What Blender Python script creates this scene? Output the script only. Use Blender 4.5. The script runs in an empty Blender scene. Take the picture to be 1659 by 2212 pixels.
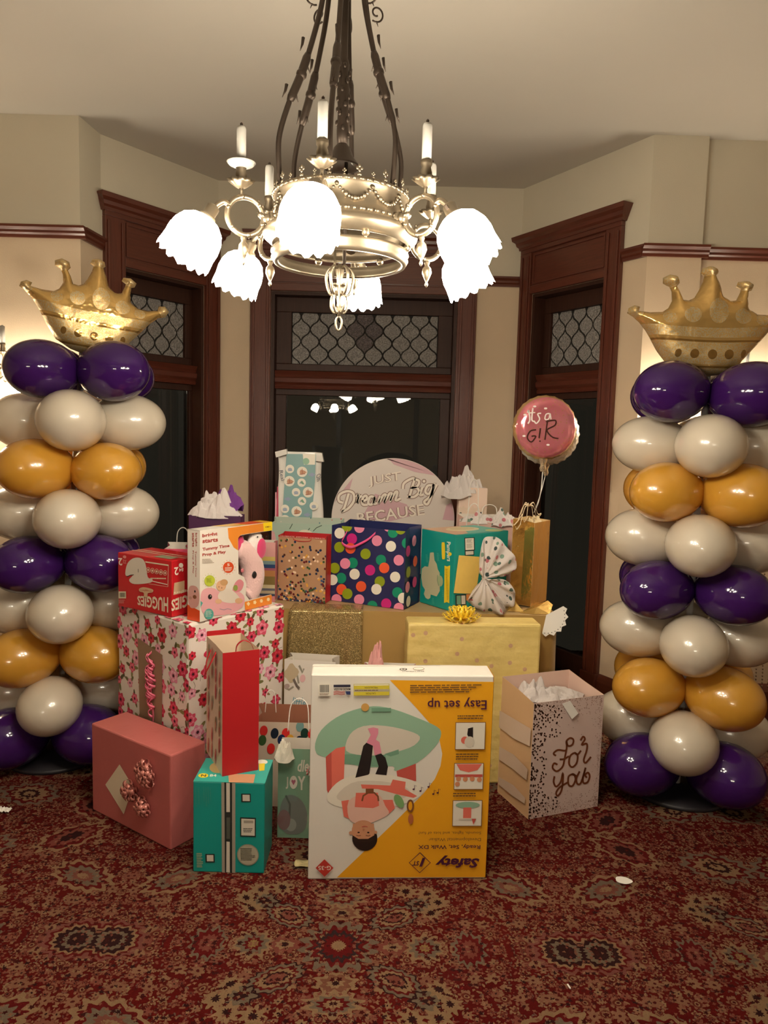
import bpy, bmesh, math, random
import numpy as np
from mathutils import Vector, Matrix, noise
from mathutils.geometry import delaunay_2d_cdt
PI = math.pi
SC = bpy.context.scene
COL = SC.collection
R_ = math.radians

# ------------------------------------------------------------------ camera
cam = bpy.data.objects.new('camera', bpy.data.cameras.new('camera')); COL.objects.link(cam)
pit, rol = R_(5.9), R_(1.55)
Fw = Vector((0, math.cos(pit), -math.sin(pit))); R0 = Vector((1, 0, 0)); U0 = R0.cross(Fw)
Rt = R0*math.cos(rol) + U0*math.sin(rol); Up = U0*math.cos(rol) - R0*math.sin(rol)
mw = Matrix((Rt, Up, -Fw)).transposed().to_4x4(); mw.translation = Vector((0, 0, 1.5))
cam.matrix_world = mw
cam.data.sensor_fit = 'VERTICAL'; cam.data.sensor_height = 36.0
cam.data.lens = 1600.0/2212.0*36.0; cam.data.clip_start = 0.05
SC.camera = cam
# ------------------------------------------------------------------ world, exposure
w = bpy.data.worlds.new('night'); SC.world = w; w.use_nodes = True
w.node_tree.nodes['Background'].inputs[0].default_value = (0.014, 0.012, 0.009, 1)
w.node_tree.nodes['Background'].inputs[1].default_value = 1.0
SC.view_settings.view_transform = 'Standard'; SC.view_settings.look = 'None'
SC.view_settings.gamma = 1.0; SC.view_settings.use_curve_mapping = False
SC.view_settings.exposure = 0.0
LAMP = 100.0            # radiance of the lit glass shades
LAMP_COL = (1.0, 0.88, 0.69)
SC.cycles.use_denoising = True
SC.cycles.max_bounces = 8; SC.cycles.diffuse_bounces = 4; SC.cycles.glossy_bounces = 4
SC.cycles.transmission_bounces = 6; SC.cycles.caustics_reflective = False; SC.cycles.caustics_refractive = False
SC.cycles.sample_clamp_indirect = 6.0

# ------------------------------------------------------------------ materials
def lin(h):
    h = h.lstrip('#'); r = []
    for i in (0, 2, 4):
        c = int(h[i:i+2], 16)/255.0
        r.append(c/12.92 if c <= 0.04045 else ((c+0.055)/1.055)**2.4)
    return tuple(r)
_M = {}
def mat(name, col, rough=0.6, metal=0.0, coat=0.0, bump=0.0, bscale=60.0, trans=0.0, vary=0.0, vscale=8.0, sheen=0.0, spec=0.5, stretch=None):
    if name in _M: return _M[name]
    if isinstance(col, str): col = lin(col)
    m = bpy.data.materials.new(name); m.use_nodes = True; nt = m.node_tree
    b = nt.nodes['Principled BSDF']; b.inputs['Base Color'].default_value = (*col, 1)
    b.inputs['Roughness'].default_value = rough; b.inputs['Metallic'].default_value = metal
    b.inputs['Coat Weight'].default_value = coat; b.inputs['Coat Roughness'].default_value = 0.12
    b.inputs['Sheen Weight'].default_value = sheen; b.inputs['Specular IOR Level'].default_value = spec
    if vary or bump:
        tc = nt.nodes.new('ShaderNodeTexCoord'); mp = nt.nodes.new('ShaderNodeMapping')
        nt.links.new(tc.outputs['Object'], mp.inputs['Vector'])
        if stretch: mp.inputs['Scale'].default_value = stretch
    if vary:
        n = nt.nodes.new('ShaderNodeTexNoise'); n.inputs['Scale'].default_value = vscale; n.inputs['Detail'].default_value = 5
        nt.links.new(mp.outputs[0], n.inputs['Vector'])
        mx = nt.nodes.new('ShaderNodeMix'); mx.data_type = 'RGBA'
        mx.inputs[6].default_value = (*[c*(1-vary) for c in col], 1); mx.inputs[7].default_value = (*[min(1, c*(1+vary)) for c in col], 1)
        nt.links.new(n.outputs[0], mx.inputs[0]); nt.links.new(mx.outputs[2], b.inputs['Base Color'])
    if bump:
        n2 = nt.nodes.new('ShaderNodeTexNoise'); n2.inputs['Scale'].default_value = bscale; n2.inputs['Detail'].default_value = 4
        nt.links.new(mp.outputs[0], n2.inputs['Vector'])
        bp = nt.nodes.new('ShaderNodeBump'); bp.inputs['Strength'].default_value = bump; bp.inputs['Distance'].default_value = 0.01
        nt.links.new(n2.outputs[0], bp.inputs['Height']); nt.links.new(bp.outputs[0], b.inputs['Normal'])
    if trans:
        t = nt.nodes.new('ShaderNodeBsdfTranslucent'); t.inputs[0].default_value = (*col, 1)
        ms = nt.nodes.new('ShaderNodeMixShader'); ms.inputs[0].default_value = trans
        out = nt.nodes['Material Output']
        nt.links.new(b.outputs[0], ms.inputs[1]); nt.links.new(t.outputs[0], ms.inputs[2]); nt.links.new(ms.outputs[0], out.inputs[0])
    _M[name] = m; return m

class X:
    """small expression wrapper round Math nodes"""
    nt = None
    def __init__(s, v): s.v = v
    @staticmethod
    def op(o, *a):
        n = X.nt.nodes.new('ShaderNodeMath'); n.operation = o
        for i, q in enumerate(a):
            q = q.v if isinstance(q, X) else q
            if isinstance(q, (int, float)): n.inputs[i].default_value = q
            else: X.nt.links.new(q, n.inputs[i])
        return X(n.outputs[0])
    def __add__(s, o): return X.op('ADD', s, o)
    __radd__ = __add__
    def __sub__(s, o): return X.op('SUBTRACT', s, o)
    def __rsub__(s, o): return X.op('SUBTRACT', o, s)
    def __mul__(s, o): return X.op('MULTIPLY', s, o)
    __rmul__ = __mul__
    def __truediv__(s, o): return X.op('DIVIDE', s, o)
    def lt(s, o): return X.op('LESS_THAN', s, o)
    def gt(s, o): return X.op('GREATER_THAN', s, o)
    def abs(s): return X.op('ABSOLUTE', s)
    def sqrt(s): return X.op('SQRT', s)
    def cos(s): return X.op('COSINE', s)
    def sin(s): return X.op('SINE', s)
    def pp(s, o): return X.op('PINGPONG', s, o)
    def max(s, o): return X.op('MAXIMUM', s, o)
    def min(s, o): return X.op('MINIMUM', s, o)
def start(name, rough=0.6, **k):
    m = mat(name, (0.5, 0.5, 0.5), rough, **k); X.nt = m.node_tree
    return m, m.node_tree, m.node_tree.nodes['Principled BSDF']
def objxyz(nt):
    tc = nt.nodes.new('ShaderNodeTexCoord'); sp = nt.nodes.new('ShaderNodeSeparateXYZ')
    nt.links.new(tc.outputs['Object'], sp.inputs[0])
    return tc.outputs['Object'], X(sp.outputs[0]), X(sp.outputs[1]), X(sp.outputs[2])
def cmix(fac, a, b):
    n = X.nt.nodes.new('ShaderNodeMix'); n.data_type = 'RGBA'
    for i, q in ((0, fac), (6, a), (7, b)):
        q = q.v if isinstance(q, X) else q
        if isinstance(q, (int, float)): n.inputs[i].default_value = q
        elif isinstance(q, tuple): n.inputs[i].default_value = (*q, 1)
        else: X.nt.links.new(q, n.inputs[i])
    return n.outputs[2]
def noise_(vec, scale, detail=2, out=0):
    n = X.nt.nodes.new('ShaderNodeTexNoise'); n.inputs['Scale'].default_value = scale; n.inputs['Detail'].default_value = detail
    X.nt.links.new(vec, n.inputs['Vector']); return n.outputs[out]
def combine(x, y, z=0.0):
    n = X.nt.nodes.new('ShaderNodeCombineXYZ')
    for i, q in enumerate((x, y, z)):
        q = q.v if isinstance(q, X) else q
        if isinstance(q, (int, float)): n.inputs[i].default_value = q
        else: X.nt.links.new(q, n.inputs[i])
    return n.outputs[0]
def voro(vec, scale, rnd=1.0, dim='2D'):
    n = X.nt.nodes.new('ShaderNodeTexVoronoi'); n.voronoi_dimensions = dim
    n.inputs['Scale'].default_value = scale; n.inputs['Randomness'].default_value = rnd
    X.nt.links.new(vec, n.inputs['Vector']); return n
def sep(sock):
    s = X.nt.nodes.new('ShaderNodeSeparateXYZ'); X.nt.links.new(sock, s.inputs[0])
    return X(s.outputs[0]), X(s.outputs[1]), X(s.outputs[2])

def carpet_material():
    m, nt, b = start('persian_carpet', 0.95)
    b.inputs['Specular IOR Level'].default_value = 0.04
    vec, x, y, z = objxyz(nt)
    wn = noise_(vec, 14.0, 2, 1); wx, wy, wz = sep(wn)
    u = ((x + 0.099).pp(0.72)) + (wx - 0.5)*0.022
    v = ((y - 2.04).pp(0.66)) + (wy - 0.5)*0.022
    w2 = noise_(vec, 75.0, 1, 1); qx, qy, qz = sep(w2); u = u + (qx - 0.5)*0.006; v = v + (qy - 0.5)*0.006
    p = combine(u, v)
    red = cmix(X(noise_(vec, 3.0, 3)), (0.20, 0.010, 0.007), (0.115, 0.008, 0.008))
    cur = red
    tan = (0.42, 0.255, 0.135); pink = (0.30, 0.085, 0.06); grey = (0.25, 0.185, 0.125); dark = (0.045, 0.014, 0.014); gold = (0.40, 0.26, 0.09)
    def layer(cur, scale, off, R, petals, amp, ca, cb, core, stretch=None, keep=1.0):
        n = voro(combine(u + off, v + off*0.7), scale, 0.85)
        cu, cv, _ = sep(n.outputs['Position']); k1, k2, k3 = sep(n.outputs['Color'])
        lx = (u + off - cu)*scale; ly = (v + off*0.7 - cv)*scale
        a0 = k1*6.283
        if stretch:
            ca_, sa_ = a0.cos(), a0.sin()
            rx = lx*ca_ + ly*sa_; ry = (ly*ca_ - lx*sa_)*stretch
            r = (rx*rx + ry*ry).sqrt(); msk = r.lt(R)
        else:
            r = (lx*lx + ly*ly).sqrt(); th = X.op('ARCTAN2', ly, lx)
            msk = r.lt(((th*petals + a0).cos()*amp + 1.0)*R)
        if keep < 1: msk = msk*k3.lt(keep)
        c = cmix(k2, ca, cb)
        if core: c = cmix(r.lt(R*0.72)*k3.gt(0.30), c, (0.19, 0.035, 0.022)); c = cmix(r.lt(R*0.40)*k3.gt(0.30), c, ca); c = cmix(r.lt(R*0.24), c, core)
        edge = None
        return cmix(msk, cur, c)
    cur = layer(cur, 62, 0.31, 0.34, 5, 0.2, (0.20, 0.06, 0.055), grey, None, stretch=2.4, keep=0.6)
    cur = layer(cur, 44, 0.07, 0.33, 4, 0.3, pink, tan, None, stretch=2.1, keep=0.5)
    cur = layer(cur, 30, 0.0, 0.34, 6, 0.28, pink, tan, dark, keep=0.80)
    cur = layer(cur, 17, 0.53, 0.31, 7, 0.24, tan, pink, (0.12, 0.015, 0.015), keep=0.62)
    def ring(cur, cx, cy, rx, ry, n, amp, bands, rot=0.0):
        dx = u - cx; dy = v - cy
        if rot:
            ddx = dx*math.cos(rot) + dy*math.sin(rot); dy = dy*math.cos(rot) - dx*math.sin(rot); dx = ddx
        dx = dx/rx; dy = dy/ry
        r = (dx*dx + dy*dy).sqrt(); th = X.op('ARCTAN2', dy, dx)
        rr = r*((th*n).cos()*amp + 1.0)
        for lim, col in bands: cur = cmix(rr.lt(lim), cur, col)
        return cur
    rd = (0.18, 0.012, 0.012)
    cur = ring(cur, 0, 0, 0.105, 0.105, 16, 0.12, ((1.0, grey), (0.78, rd), (0.62, (0.05, 0.03, 0.03)), (0.45, rd), (0.2, tan)))
    cur = ring(cur, 0, 0.15, 0.060, 0.04, 8, 0.15, ((1, tan), (0.7, (0.3, 0.12, 0.07)), (0.4, tan), (0.2, dark)))
    cur = ring(cur, 0, 0.225, 0.075, 0.045, 10, 0.16, ((1, tan), (0.72, grey), (0.5, rd), (0.3, tan)))
    cur = ring(cur, 0.16, 0, 0.045, 0.035, 8, 0.12, ((1, pink), (0.6, tan), (0.3, dark)))
    cur = ring(cur, 0.255, 0, 0.055, 0.055, 10, 0.16, ((1, tan), (0.74, grey), (0.45, rd), (0.25, gold)))
    cur = ring(cur, 0.165, 0.135, 0.085, 0.048, 14, 0.07, ((1, dark), (0.92, grey), (0.74, rd), (0.62, tan), (0.44, dark), (0.34, pink)), rot=0.55)
    cur = ring(cur, 0.25, 0.205, 0.045, 0.04, 7, 0.2, ((1, dark), (0.8, grey), (0.4, dark)))
    cur = ring(cur, 0.285, 0.165, 0.03, 0.03, 9, 0.22, ((1, tan), (0.35, dark)))
    cur = ring(cur, 0.31, 0.215, 0.032, 0.032, 9, 0.22, ((1, tan), (0.35, dark)))
    cur = ring(cur, 0.275, 0.262, 0.032, 0.032, 9, 0.22, ((1, tan), (0.35, dark)))
    cur = ring(cur, 0.205, 0.272, 0.032, 0.032, 9, 0.22, ((1, tan), (0.35, dark)))
    cur = ring(cur, 0.385, 0.0, 0.05, 0.075, 12, 0.12, ((1, grey), (0.8, rd), (0.5, pink)))
    cur = ring(cur, 0.67, 0.01, 0.10, 0.075, 14, 0.08, ((1, (0.3, 0.10, 0.08)), (0.84, rd), (0.72, tan), (0.6, dark), (0.42, grey), (0.26, dark)))
    cur = ring(cur, 0.56, 0.31, 0.12, 0.07, 12, 0.1, ((1, tan), (0.8, rd), (0.62, grey), (0.36, (0.3, 0.1, 0.07)), (0.2, tan)), rot=-0.5)
    cur = ring(cur, 0.12, 0.46, 0.12, 0.085, 12, 0.1, ((1, grey), (0.8, rd), (0.62, tan), (0.36, dark), (0.2, tan)), rot=0.3)
    cur = ring(cur, 0.42, 0.55, 0.13, 0.07, 10, 0.1, ((1, tan), (0.82, rd), (0.6, pink), (0.34, dark)), rot=0.8)
    cur = layer(cur, 50, 0.9, 0.30, 5, 0.3, (0.13, 0.010, 0.008), dark, None, keep=0.34)
    cur = layer(cur, 66, 0.4, 0.30, 4, 0.3, tan, pink, None, keep=0.28)
    dirt = X(noise_(vec, 500.0, 2))
    cur = cmix(dirt.gt(0.52)*0.2, cur, (0.07, 0.010, 0.008))
    cur = cmix(0.62, cur, (0.0, 0.0, 0.0))
    nt.links.new(cur, b.inputs['Base Color'])
    bp = nt.nodes.new('ShaderNodeBump'); bp.inputs['Strength'].default_value = 0.5; bp.inputs['Distance'].default_value = 0.004
    nt.links.new(noise_(vec, 420.0, 2), bp.inputs['Height']); nt.links.new(bp.outputs[0], b.inputs['Normal'])
    return m
def dotted(name, base, cols, scale, r, rough=0.7, trans=0.0):
    """paper or tulle printed with round dots"""
    m, nt, b = start(name, rough); vec, x, y, z = objxyz(nt)
    n = voro(vec, scale, 0.75, '3D'); k1, k2, k3 = sep(n.outputs['Color'])
    d = X(n.outputs['Distance'])
    c = cols[0]
    for i, q in enumerate(cols[1:]): c = cmix(k1.gt((i+1)/len(cols)), c, q)
    c = cmix(d.lt(r)*k2.lt(0.85), base, c)
    nt.links.new(c, b.inputs['Base Color'])
    if trans:
        t = nt.nodes.new('ShaderNodeBsdfTranslucent'); nt.links.new(c, t.inputs[0])
        tr = nt.nodes.new('ShaderNodeBsdfTransparent')
        ms = nt.nodes.new('ShaderNodeMixShader'); ms.inputs[0].default_value = trans
        ms2 = nt.nodes.new('ShaderNodeMixShader'); ms2.inputs[0].default_value = 0.10
        nt.links.new(b.outputs[0], ms.inputs[1]); nt.links.new(t.outputs[0], ms.inputs[2])
        nt.links.new(ms.outputs[0], ms2.inputs[1]); nt.links.new(tr.outputs[0], ms2.inputs[2])
        nt.links.new(ms2.outputs[0], nt.nodes['Material Output'].inputs[0])
    return m
def emis(name, col, s):
    m = bpy.data.materials.new(name); m.use_nodes = True; nt = m.node_tree
    b = nt.nodes['Principled BSDF']; b.inputs['Base Color'].default_value = (0.9, 0.9, 0.88, 1)
    b.inputs['Emission Color'].default_value = (*col, 1); b.inputs['Emission Strength'].default_value = s
    b.inputs['Roughness'].default_value = 0.4
    return m
def glass(name, tint, rough=0.0, bump=0.0, bs=90, alpha=0.0):
    m = bpy.data.materials.new(name); m.use_nodes = True; nt = m.node_tree
    b = nt.nodes['Principled BSDF']; b.inputs['Base Color'].default_value = (*tint, 1)
    b.inputs['Roughness'].default_value = rough; b.inputs['Transmission Weight'].default_value = 1.0
    b.inputs['IOR'].default_value = 1.5
    if bump:
        tc = nt.nodes.new('ShaderNodeTexCoord'); n = nt.nodes.new('ShaderNodeTexNoise'); n.inputs['Scale'].default_value = bs; n.inputs['Detail'].default_value = 3
        nt.links.new(tc.outputs['Object'], n.inputs['Vector'])
        bp = nt.nodes.new('ShaderNodeBump'); bp.inputs['Strength'].default_value = bump; bp.inputs['Distance'].default_value = 0.01
        nt.links.new(n.outputs[0], bp.inputs['Height']); nt.links.new(bp.outputs[0], b.inputs['Normal'])
    return m

# ------------------------------------------------------------------ geometry helpers
class G:
    def __init__(s): s.v = []; s.f = []; s.m = []; s.sm = []; s.mats = []
    def mi(s, mt):
        if mt not in s.mats: s.mats.append(mt)
        return s.mats.index(mt)
    def add(s, vs, fs, mt, smooth=False, M=None):
        b = len(s.v); k = s.mi(mt)
        s.v += [tuple(M @ Vector(q)) if M else tuple(q) for q in vs]
        for f in fs:
            s.f.append([b+i for i in f]); s.m.append(k); s.sm.append(smooth)
        return s
    def box(s, lo, hi, mt, M=None):
        x0, y0, z0 = lo; x1, y1, z1 = hi
        return s.add([(x0,y0,z0),(x1,y0,z0),(x1,y1,z0),(x0,y1,z0),(x0,y0,z1),(x1,y0,z1),(x1,y1,z1),(x0,y1,z1)],
              [(0,3,2,1),(4,5,6,7),(0,1,5,4),(1,2,6,5),(2,3,7,6),(3,0,4,7)], mt, False, M)
    def prism(s, pts, y0, y1, mt, M=None, axis='y'):
        """polygon in x,z extruded along y (or in x,y along z)"""
        n = len(pts)
        if axis == 'y': vs = [(p[0], y0, p[1]) for p in pts] + [(p[0], y1, p[1]) for p in pts]
        else: vs = [(p[0], p[1], y0) for p in pts] + [(p[0], p[1], y1) for p in pts]
        fs = [tuple(range(n))[::-1], tuple(range(n, 2*n))] + [(i, (i+1) % n, n+(i+1) % n, n+i) for i in range(n)]
        return s.add(vs, fs, mt, False, M)
    def lathe(s, prof, mt, n=20, M=None, smooth=True, fn=None, close=True):
        vs = []
        for r, z in prof:
            for i in range(n):
                a = 2*PI*i/n; rr = r*(fn(a, z) if fn else 1)
                vs.append((rr*math.cos(a), rr*math.sin(a), z))
        k = len(prof); fs = [(j*n+i, j*n+(i+1) % n, (j+1)*n+(i+1) % n, (j+1)*n+i) for j in range(k-1) for i in range(n)]
        if close:
            fs.append(tuple(range(n))[::-1]); fs.append(tuple((k-1)*n+i for i in range(n)))
        return s.add(vs, fs, mt, smooth, M)
    def tube(s, path, r, mt, n=8, M=None, closed=False, flat=1.0):
        P = [Vector(p) for p in path]; m = len(P); vs = []; prev = None
        rr = r if isinstance(r, (list, tuple)) else [r]*m
        for i, p in enumerate(P):
            t = (P[(i+1) % m] - P[i-1]) if closed else (P[min(i+1, m-1)] - P[max(i-1, 0)])
            if t.length < 1e-9: t = Vector((0, 0, 1))
            t.normalize()
            if prev is None:
                a = Vector((0, 0, 1)) if abs(t.z) < 0.9 else Vector((1, 0, 0))
                prev = (a - t*a.dot(t)).normalized()
            else:
                prev = (prev - t*prev.dot(t))
                prev = prev.normalized() if prev.length > 1e-6 else t.orthogonal().normalized()
            bn = t.cross(prev)
            for k in range(n):
                a = 2*PI*k/n; vs.append(p + prev*math.cos(a)*rr[i] + bn*math.sin(a)*rr[i]*flat)
        q = m if closed else m-1
        fs = [(i*n+k, i*n+(k+1) % n, ((i+1) % m)*n+(k+1) % n, ((i+1) % m)*n+k) for i in range(q) for k in range(n)]
        if not closed: fs += [tuple(range(n))[::-1], tuple((m-1)*n+k for k in range(n))]
        return s.add(vs, fs, mt, True, M)
    def ball(s, c, r, mt, n=14, M=None):
        rx, ry, rz = r if isinstance(r, tuple) else (r, r, r)
        T = Matrix.Translation(c) @ Matrix.Diagonal((rx, ry, rz, 1))
        if M: T = M @ T
        k = max(6, n//2 + 1)
        return s.lathe([(max(math.sin(PI*j/k), 0.001), -math.cos(PI*j/k)) for j in range(k+1)], mt, n, T)
    def strip(s, pts, wv, mt, M=None, th=0.0006):
        """ribbon along pts, width vector(s) wv"""
        vs = []; n = len(pts)
        for i, p in enumerate(pts):
            p = Vector(p); wq = Vector(wv[i]) if isinstance(wv, list) else Vector(wv)
            t = Vector(pts[min(i+1, n-1)]) - Vector(pts[max(i-1, 0)])
            nn = t.cross(wq); nn = nn.normalized()*th if nn.length > 1e-9 else Vector((0, 0, th))
            vs += [p - wq + nn, p + wq + nn, p + wq - nn, p - wq - nn]
        fs = []
        for i in range(n-1):
            a, b = 4*i, 4*i+4
            for k in range(4): fs.append((a+k, a+(k+1) % 4, b+(k+1) % 4, b+k))
        fs += [(3, 2, 1, 0), (4*n-4, 4*n-3, 4*n-2, 4*n-1)]
        return s.add(vs, fs, mt, True, M)
    def grid(s, fn, nu, nv, mt, th=0.0, smooth=True, wrap=False, M=None):
        """surface fn(u,v) -> Vector, u,v in 0..1, optional thickness"""
        vs = [Vector(fn(i/nu, j/nv)) for j in range(nv+1) for i in range(nu+1)]
        W = nu+1; fs = [(j*W+i, j*W+i+1, (j+1)*W+i+1, (j+1)*W+i) for j in range(nv) for i in range(nu)]
        if th:
            me = bpy.data.meshes.new('t'); me.from_pydata(vs, [], fs); me.update()
            nr = [q.normal.copy() for q in me.vertices]; bpy.data.meshes.remove(me)
            N = len(vs); vs = vs + [vs[i] - nr[i]*th for i in range(N)]
            bk = [tuple(N+q for q in f[::-1]) for f in fs]
            ed = []
            for i in range(nu): ed += [(i+1, i, N+i, N+i+1), (nv*W+i, nv*W+i+1, N+nv*W+i+1, N+nv*W+i)]
            for j in range(nv): ed += [(j*W, (j+1)*W, N+(j+1)*W, N+j*W), ((j+1)*W+nu, j*W+nu, N+j*W+nu, N+(j+1)*W+nu)]
            fs = fs + bk + ed
        return s.add(vs, fs, mt, smooth, M)
    def build(s, name, parent=None, loc=None, rz=0.0, bevel=0.0, seg=2, autos=False):
        me = bpy.data.meshes.new(name); me.from_pydata(s.v, [], s.f)
        for q in s.mats: me.materials.append(q)
        me.polygons.foreach_set('material_index', s.m); me.polygons.foreach_set('use_smooth', s.sm)
        me.update(); me.validate()
        o = bpy.data.objects.new(name, me); COL.objects.link(o)
        if parent: o.parent = parent
        if loc: o.location = loc
        if rz: o.rotation_euler.z = rz
        if bevel:
            b = o.modifiers.new('b', 'BEVEL'); b.width = bevel; b.segments = seg; b.limit_method = 'ANGLE'; b.angle_limit = R_(40)
        return o
def tag(o, label=None, cat=None, group=None, kind=None):
    if label: o['label'] = label
    if cat: o['category'] = cat
    if group: o['group'] = group
    if kind: o['kind'] = kind
    return o
def thing(name, label, cat, loc=(0, 0, 0), rz=0.0, group=None, kind=None):
    o = bpy.data.objects.new(name, None); COL.objects.link(o); o.empty_display_size = 0.05
    o.location = loc; o.rotation_euler.z = rz
    return tag(o, label, cat, group, kind)
def copy_tree(o, parent=None):
    c = o.copy(); COL.objects.link(c); c.parent = parent
    for ch in list(o.children): copy_tree(ch, c)
    return c
def rotm(axis, a): return Matrix.Rotation(a, 4, axis)
def arc(c, r, a0, a1, n, plane='xz', rz=None):
    o = []
    for i in range(n+1):
        a = a0 + (a1-a0)*i/n; q = r + ((rz-r)*i/n if rz is not None else 0)
        x, z = c[0]+q*math.cos(a), c[1]+q*math.sin(a)
        o.append((x, 0, z) if plane == 'xz' else (x, z, 0))
    return o
def smoothpts(pts, n=6, closed=False):
    P = [Vector(p) for p in pts]; out = []; m = len(P)
    for i in range(m if closed else m-1):
        if closed: a, b, c, d = P[i-1], P[i], P[(i+1) % m], P[(i+2) % m]
        else: a, b, c, d = P[max(i-1, 0)], P[i], P[i+1], P[min(i+2, m-1)]
        for k in range(n):
            t = k/n
            out.append(0.5*((2*b) + (c-a)*t + (2*a-5*b+4*c-d)*t*t + (3*b-a-3*c+d)*t**3))
    if not closed: out.append(P[-1])
    return out
# text outlines from the built-in font
_T = {}
def textmesh(s, bold=0.0, shear=0.0):
    k = (s, bold, shear)
    if k in _T: return _T[k]
    cu = bpy.data.curves.new('t', 'FONT'); cu.body = s; cu.offset = bold; cu.shear = shear; cu.resolution_u = 2; cu.fill_mode = 'FRONT'
    o = bpy.data.objects.new('t', cu); COL.objects.link(o)
    dg = bpy.context.evaluated_depsgraph_get(); dg.update()
    me = bpy.data.meshes.new_from_object(o.evaluated_get(dg))
    vs = [(q.co.x, q.co.y) for q in me.vertices]; fs = [tuple(p.vertices) for p in me.polygons]
    bpy.data.objects.remove(o); bpy.data.curves.remove(cu); bpy.data.meshes.remove(me)
    x0 = min(q[0] for q in vs); x1 = max(q[0] for q in vs); y0 = min(q[1] for q in vs); y1 = max(q[1] for q in vs)
    _T[k] = ([((q[0]-x0)/(x1-x0), (q[1]-y0)/(y1-y0)) for q in vs], fs); return _T[k]
def homog(src):
    """maps the four source corners (ll, lr, ur, ul) to the unit square"""
    A = []; B = []
    for (x, y), (u, v) in zip(src, ((0, 0), (1, 0), (1, 1), (0, 1))):
        A += [[x, y, 1, 0, 0, 0, -u*x, -u*y], [0, 0, 0, x, y, 1, -v*x, -v*y]]; B += [u, v]
    h = np.linalg.solve(np.array(A, float), np.array(B, float))
    return lambda x, y: ((h[0]*x+h[1]*y+h[2])/(h[6]*x+h[7]*y+1), (h[3]*x+h[4]*y+h[5])/(h[6]*x+h[7]*y+1))
def clip(poly):
    for ax, lim, sg in ((0, 0.0, 1), (0, 1.0, -1), (1, 0.0, 1), (1, 1.0, -1)):
        out = []
        for i, p in enumerate(poly):
            q = poly[i-1]; ip = (p[ax]-lim)*sg >= 0; iq = (q[ax]-lim)*sg >= 0
            if ip != iq:
                t = (lim-q[ax])/(p[ax]-q[ax]); out.append((q[0]+(p[0]-q[0])*t, q[1]+(p[1]-q[1])*t))
            if ip: out.append(p)
        poly = out
        if len(poly) < 3: return []
    return poly
class Print:
    """flat ink on one face: O origin, U and V edge vectors, src = the corners in drawing units"""
    def __init__(s, O, U, V, src=((0, 0), (1, 0), (1, 1), (0, 1)), lift=0.0005):
        s.O = Vector(O); s.U = Vector(U); s.V = Vector(V); s.N = s.U.cross(s.V).normalized(); s.h = homog(src); s.g = G(); s.z = lift
    def P(s, uv): return s.O + s.U*uv[0] + s.V*uv[1] + s.N*s.z
    def poly(s, pts, mt, up=0.00008):
        s.z += up
        q = clip([s.h(*p) for p in pts])
        if len(q) >= 3:
            vs = [s.P(a) for a in q]
            ar = sum(q[i-1][0]*q[i][1]-q[i][0]*q[i-1][1] for i in range(len(q)))
            f = tuple(range(len(vs))); s.g.add(vs, [f if ar > 0 else f[::-1]], mt)
        return s
    def rect(s, x0, y0, x1, y1, mt, up=0.00008): return s.poly([(x0, y0), (x1, y0), (x1, y1), (x0, y1)], mt, up)
    def disc(s, x, y, r, mt, ry=None, n=18, up=0.00008, rot=0.0, wob=0.0, k=5):
        ry = ry or r; p = []
        for i in range(n):
            a = 2*PI*i/n; q = 1 + wob*math.cos(k*a)
            dx, dy = r*q*math.cos(a), ry*q*math.sin(a)
            p.append((x+dx*math.cos(rot)-dy*math.sin(rot), y+dx*math.sin(rot)+dy*math.cos(rot)))
        return s.poly(p, mt, up)
    def line(s, pts, wd, mt, up=0.00008, taper=None):
        s.z += up; P = [Vector(p) for p in pts]; L = []; Rr = []
        for i, p in enumerate(P):
            t = (P[min(i+1, len(P)-1)] - P[max(i-1, 0)]); t = t.normalized() if t.length else Vector((1, 0))
            q = Vector((-t.y, t.x))*(wd[i] if isinstance(wd, list) else wd)*0.5
            L.append(p+q); Rr.append(p-q)
        for i in range(len(P)-1):
            s.poly([L[i], L[i+1], Rr[i+1], Rr[i]], mt, 0)
        return s
    def frame(s, x0, y0, x1, y1, wd, mt):
        for a in ((x0, y0, x1, y0+wd), (x0, y1-wd, x1, y1), (x0, y0, x0+wd, y1), (x1-wd, y0, x1, y1)): s.rect(*a, mt, 0)
        return s
    def text(s, t, ll, lr, ur, ul, mt, bold=0.0, shear=0.0):
        s.z += 0.00008; vs, fs = textmesh(t, bold, shear); out = []
        for a, b in vs:
            x = (1-b)*((1-a)*ll[0]+a*lr[0]) + b*((1-a)*ul[0]+a*ur[0]); y = (1-b)*((1-a)*ll[1]+a*lr[1]) + b*((1-a)*ul[1]+a*ur[1])
            out.append(s.P(s.h(x, y)))
        s.g.add(out, fs, mt); return s
    def ftext(s, t, x0, y0, x1, y1, mt, flip=False, bold=0.0, shear=0.0):
        """axis aligned text in image units (y down); flip = upside down"""
        if flip: return s.text(t, (x1, y0), (x0, y0), (x0, y1), (x1, y1), mt, bold, shear)
        return s.text(t, (x0, y1), (x1, y1), (x1, y0), (x0, y0), mt, bold, shear)
    def scribble(s, x0, y0, x1, y1, rows, mt, seed=1):
        r = random.Random(seed); hh = (y1-y0)/rows
        for i in range(rows):
            x = x0; e = x1 - r.random()*(x1-x0)*0.3
            while x < e:
                q = min(e, x + (x1-x0)*(0.04+0.09*r.random())); s.rect(x, y0+i*hh, q, y0+i*hh+hh*0.5, mt, 0); x = q + (x1-x0)*0.015
        s.z += 0.00008; return s
    def bars(s, x0, y0, x1, y1, mt, seed=1):
        r = random.Random(seed); x = x0; s.z += 0.00008
        while x < x1:
            q = (x1-x0)*(0.01+0.035*r.random()); s.rect(x, y0, min(x1, x+q), y1, mt, 0); x += q + (x1-x0)*(0.012+0.02*r.random())
        return s
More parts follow.
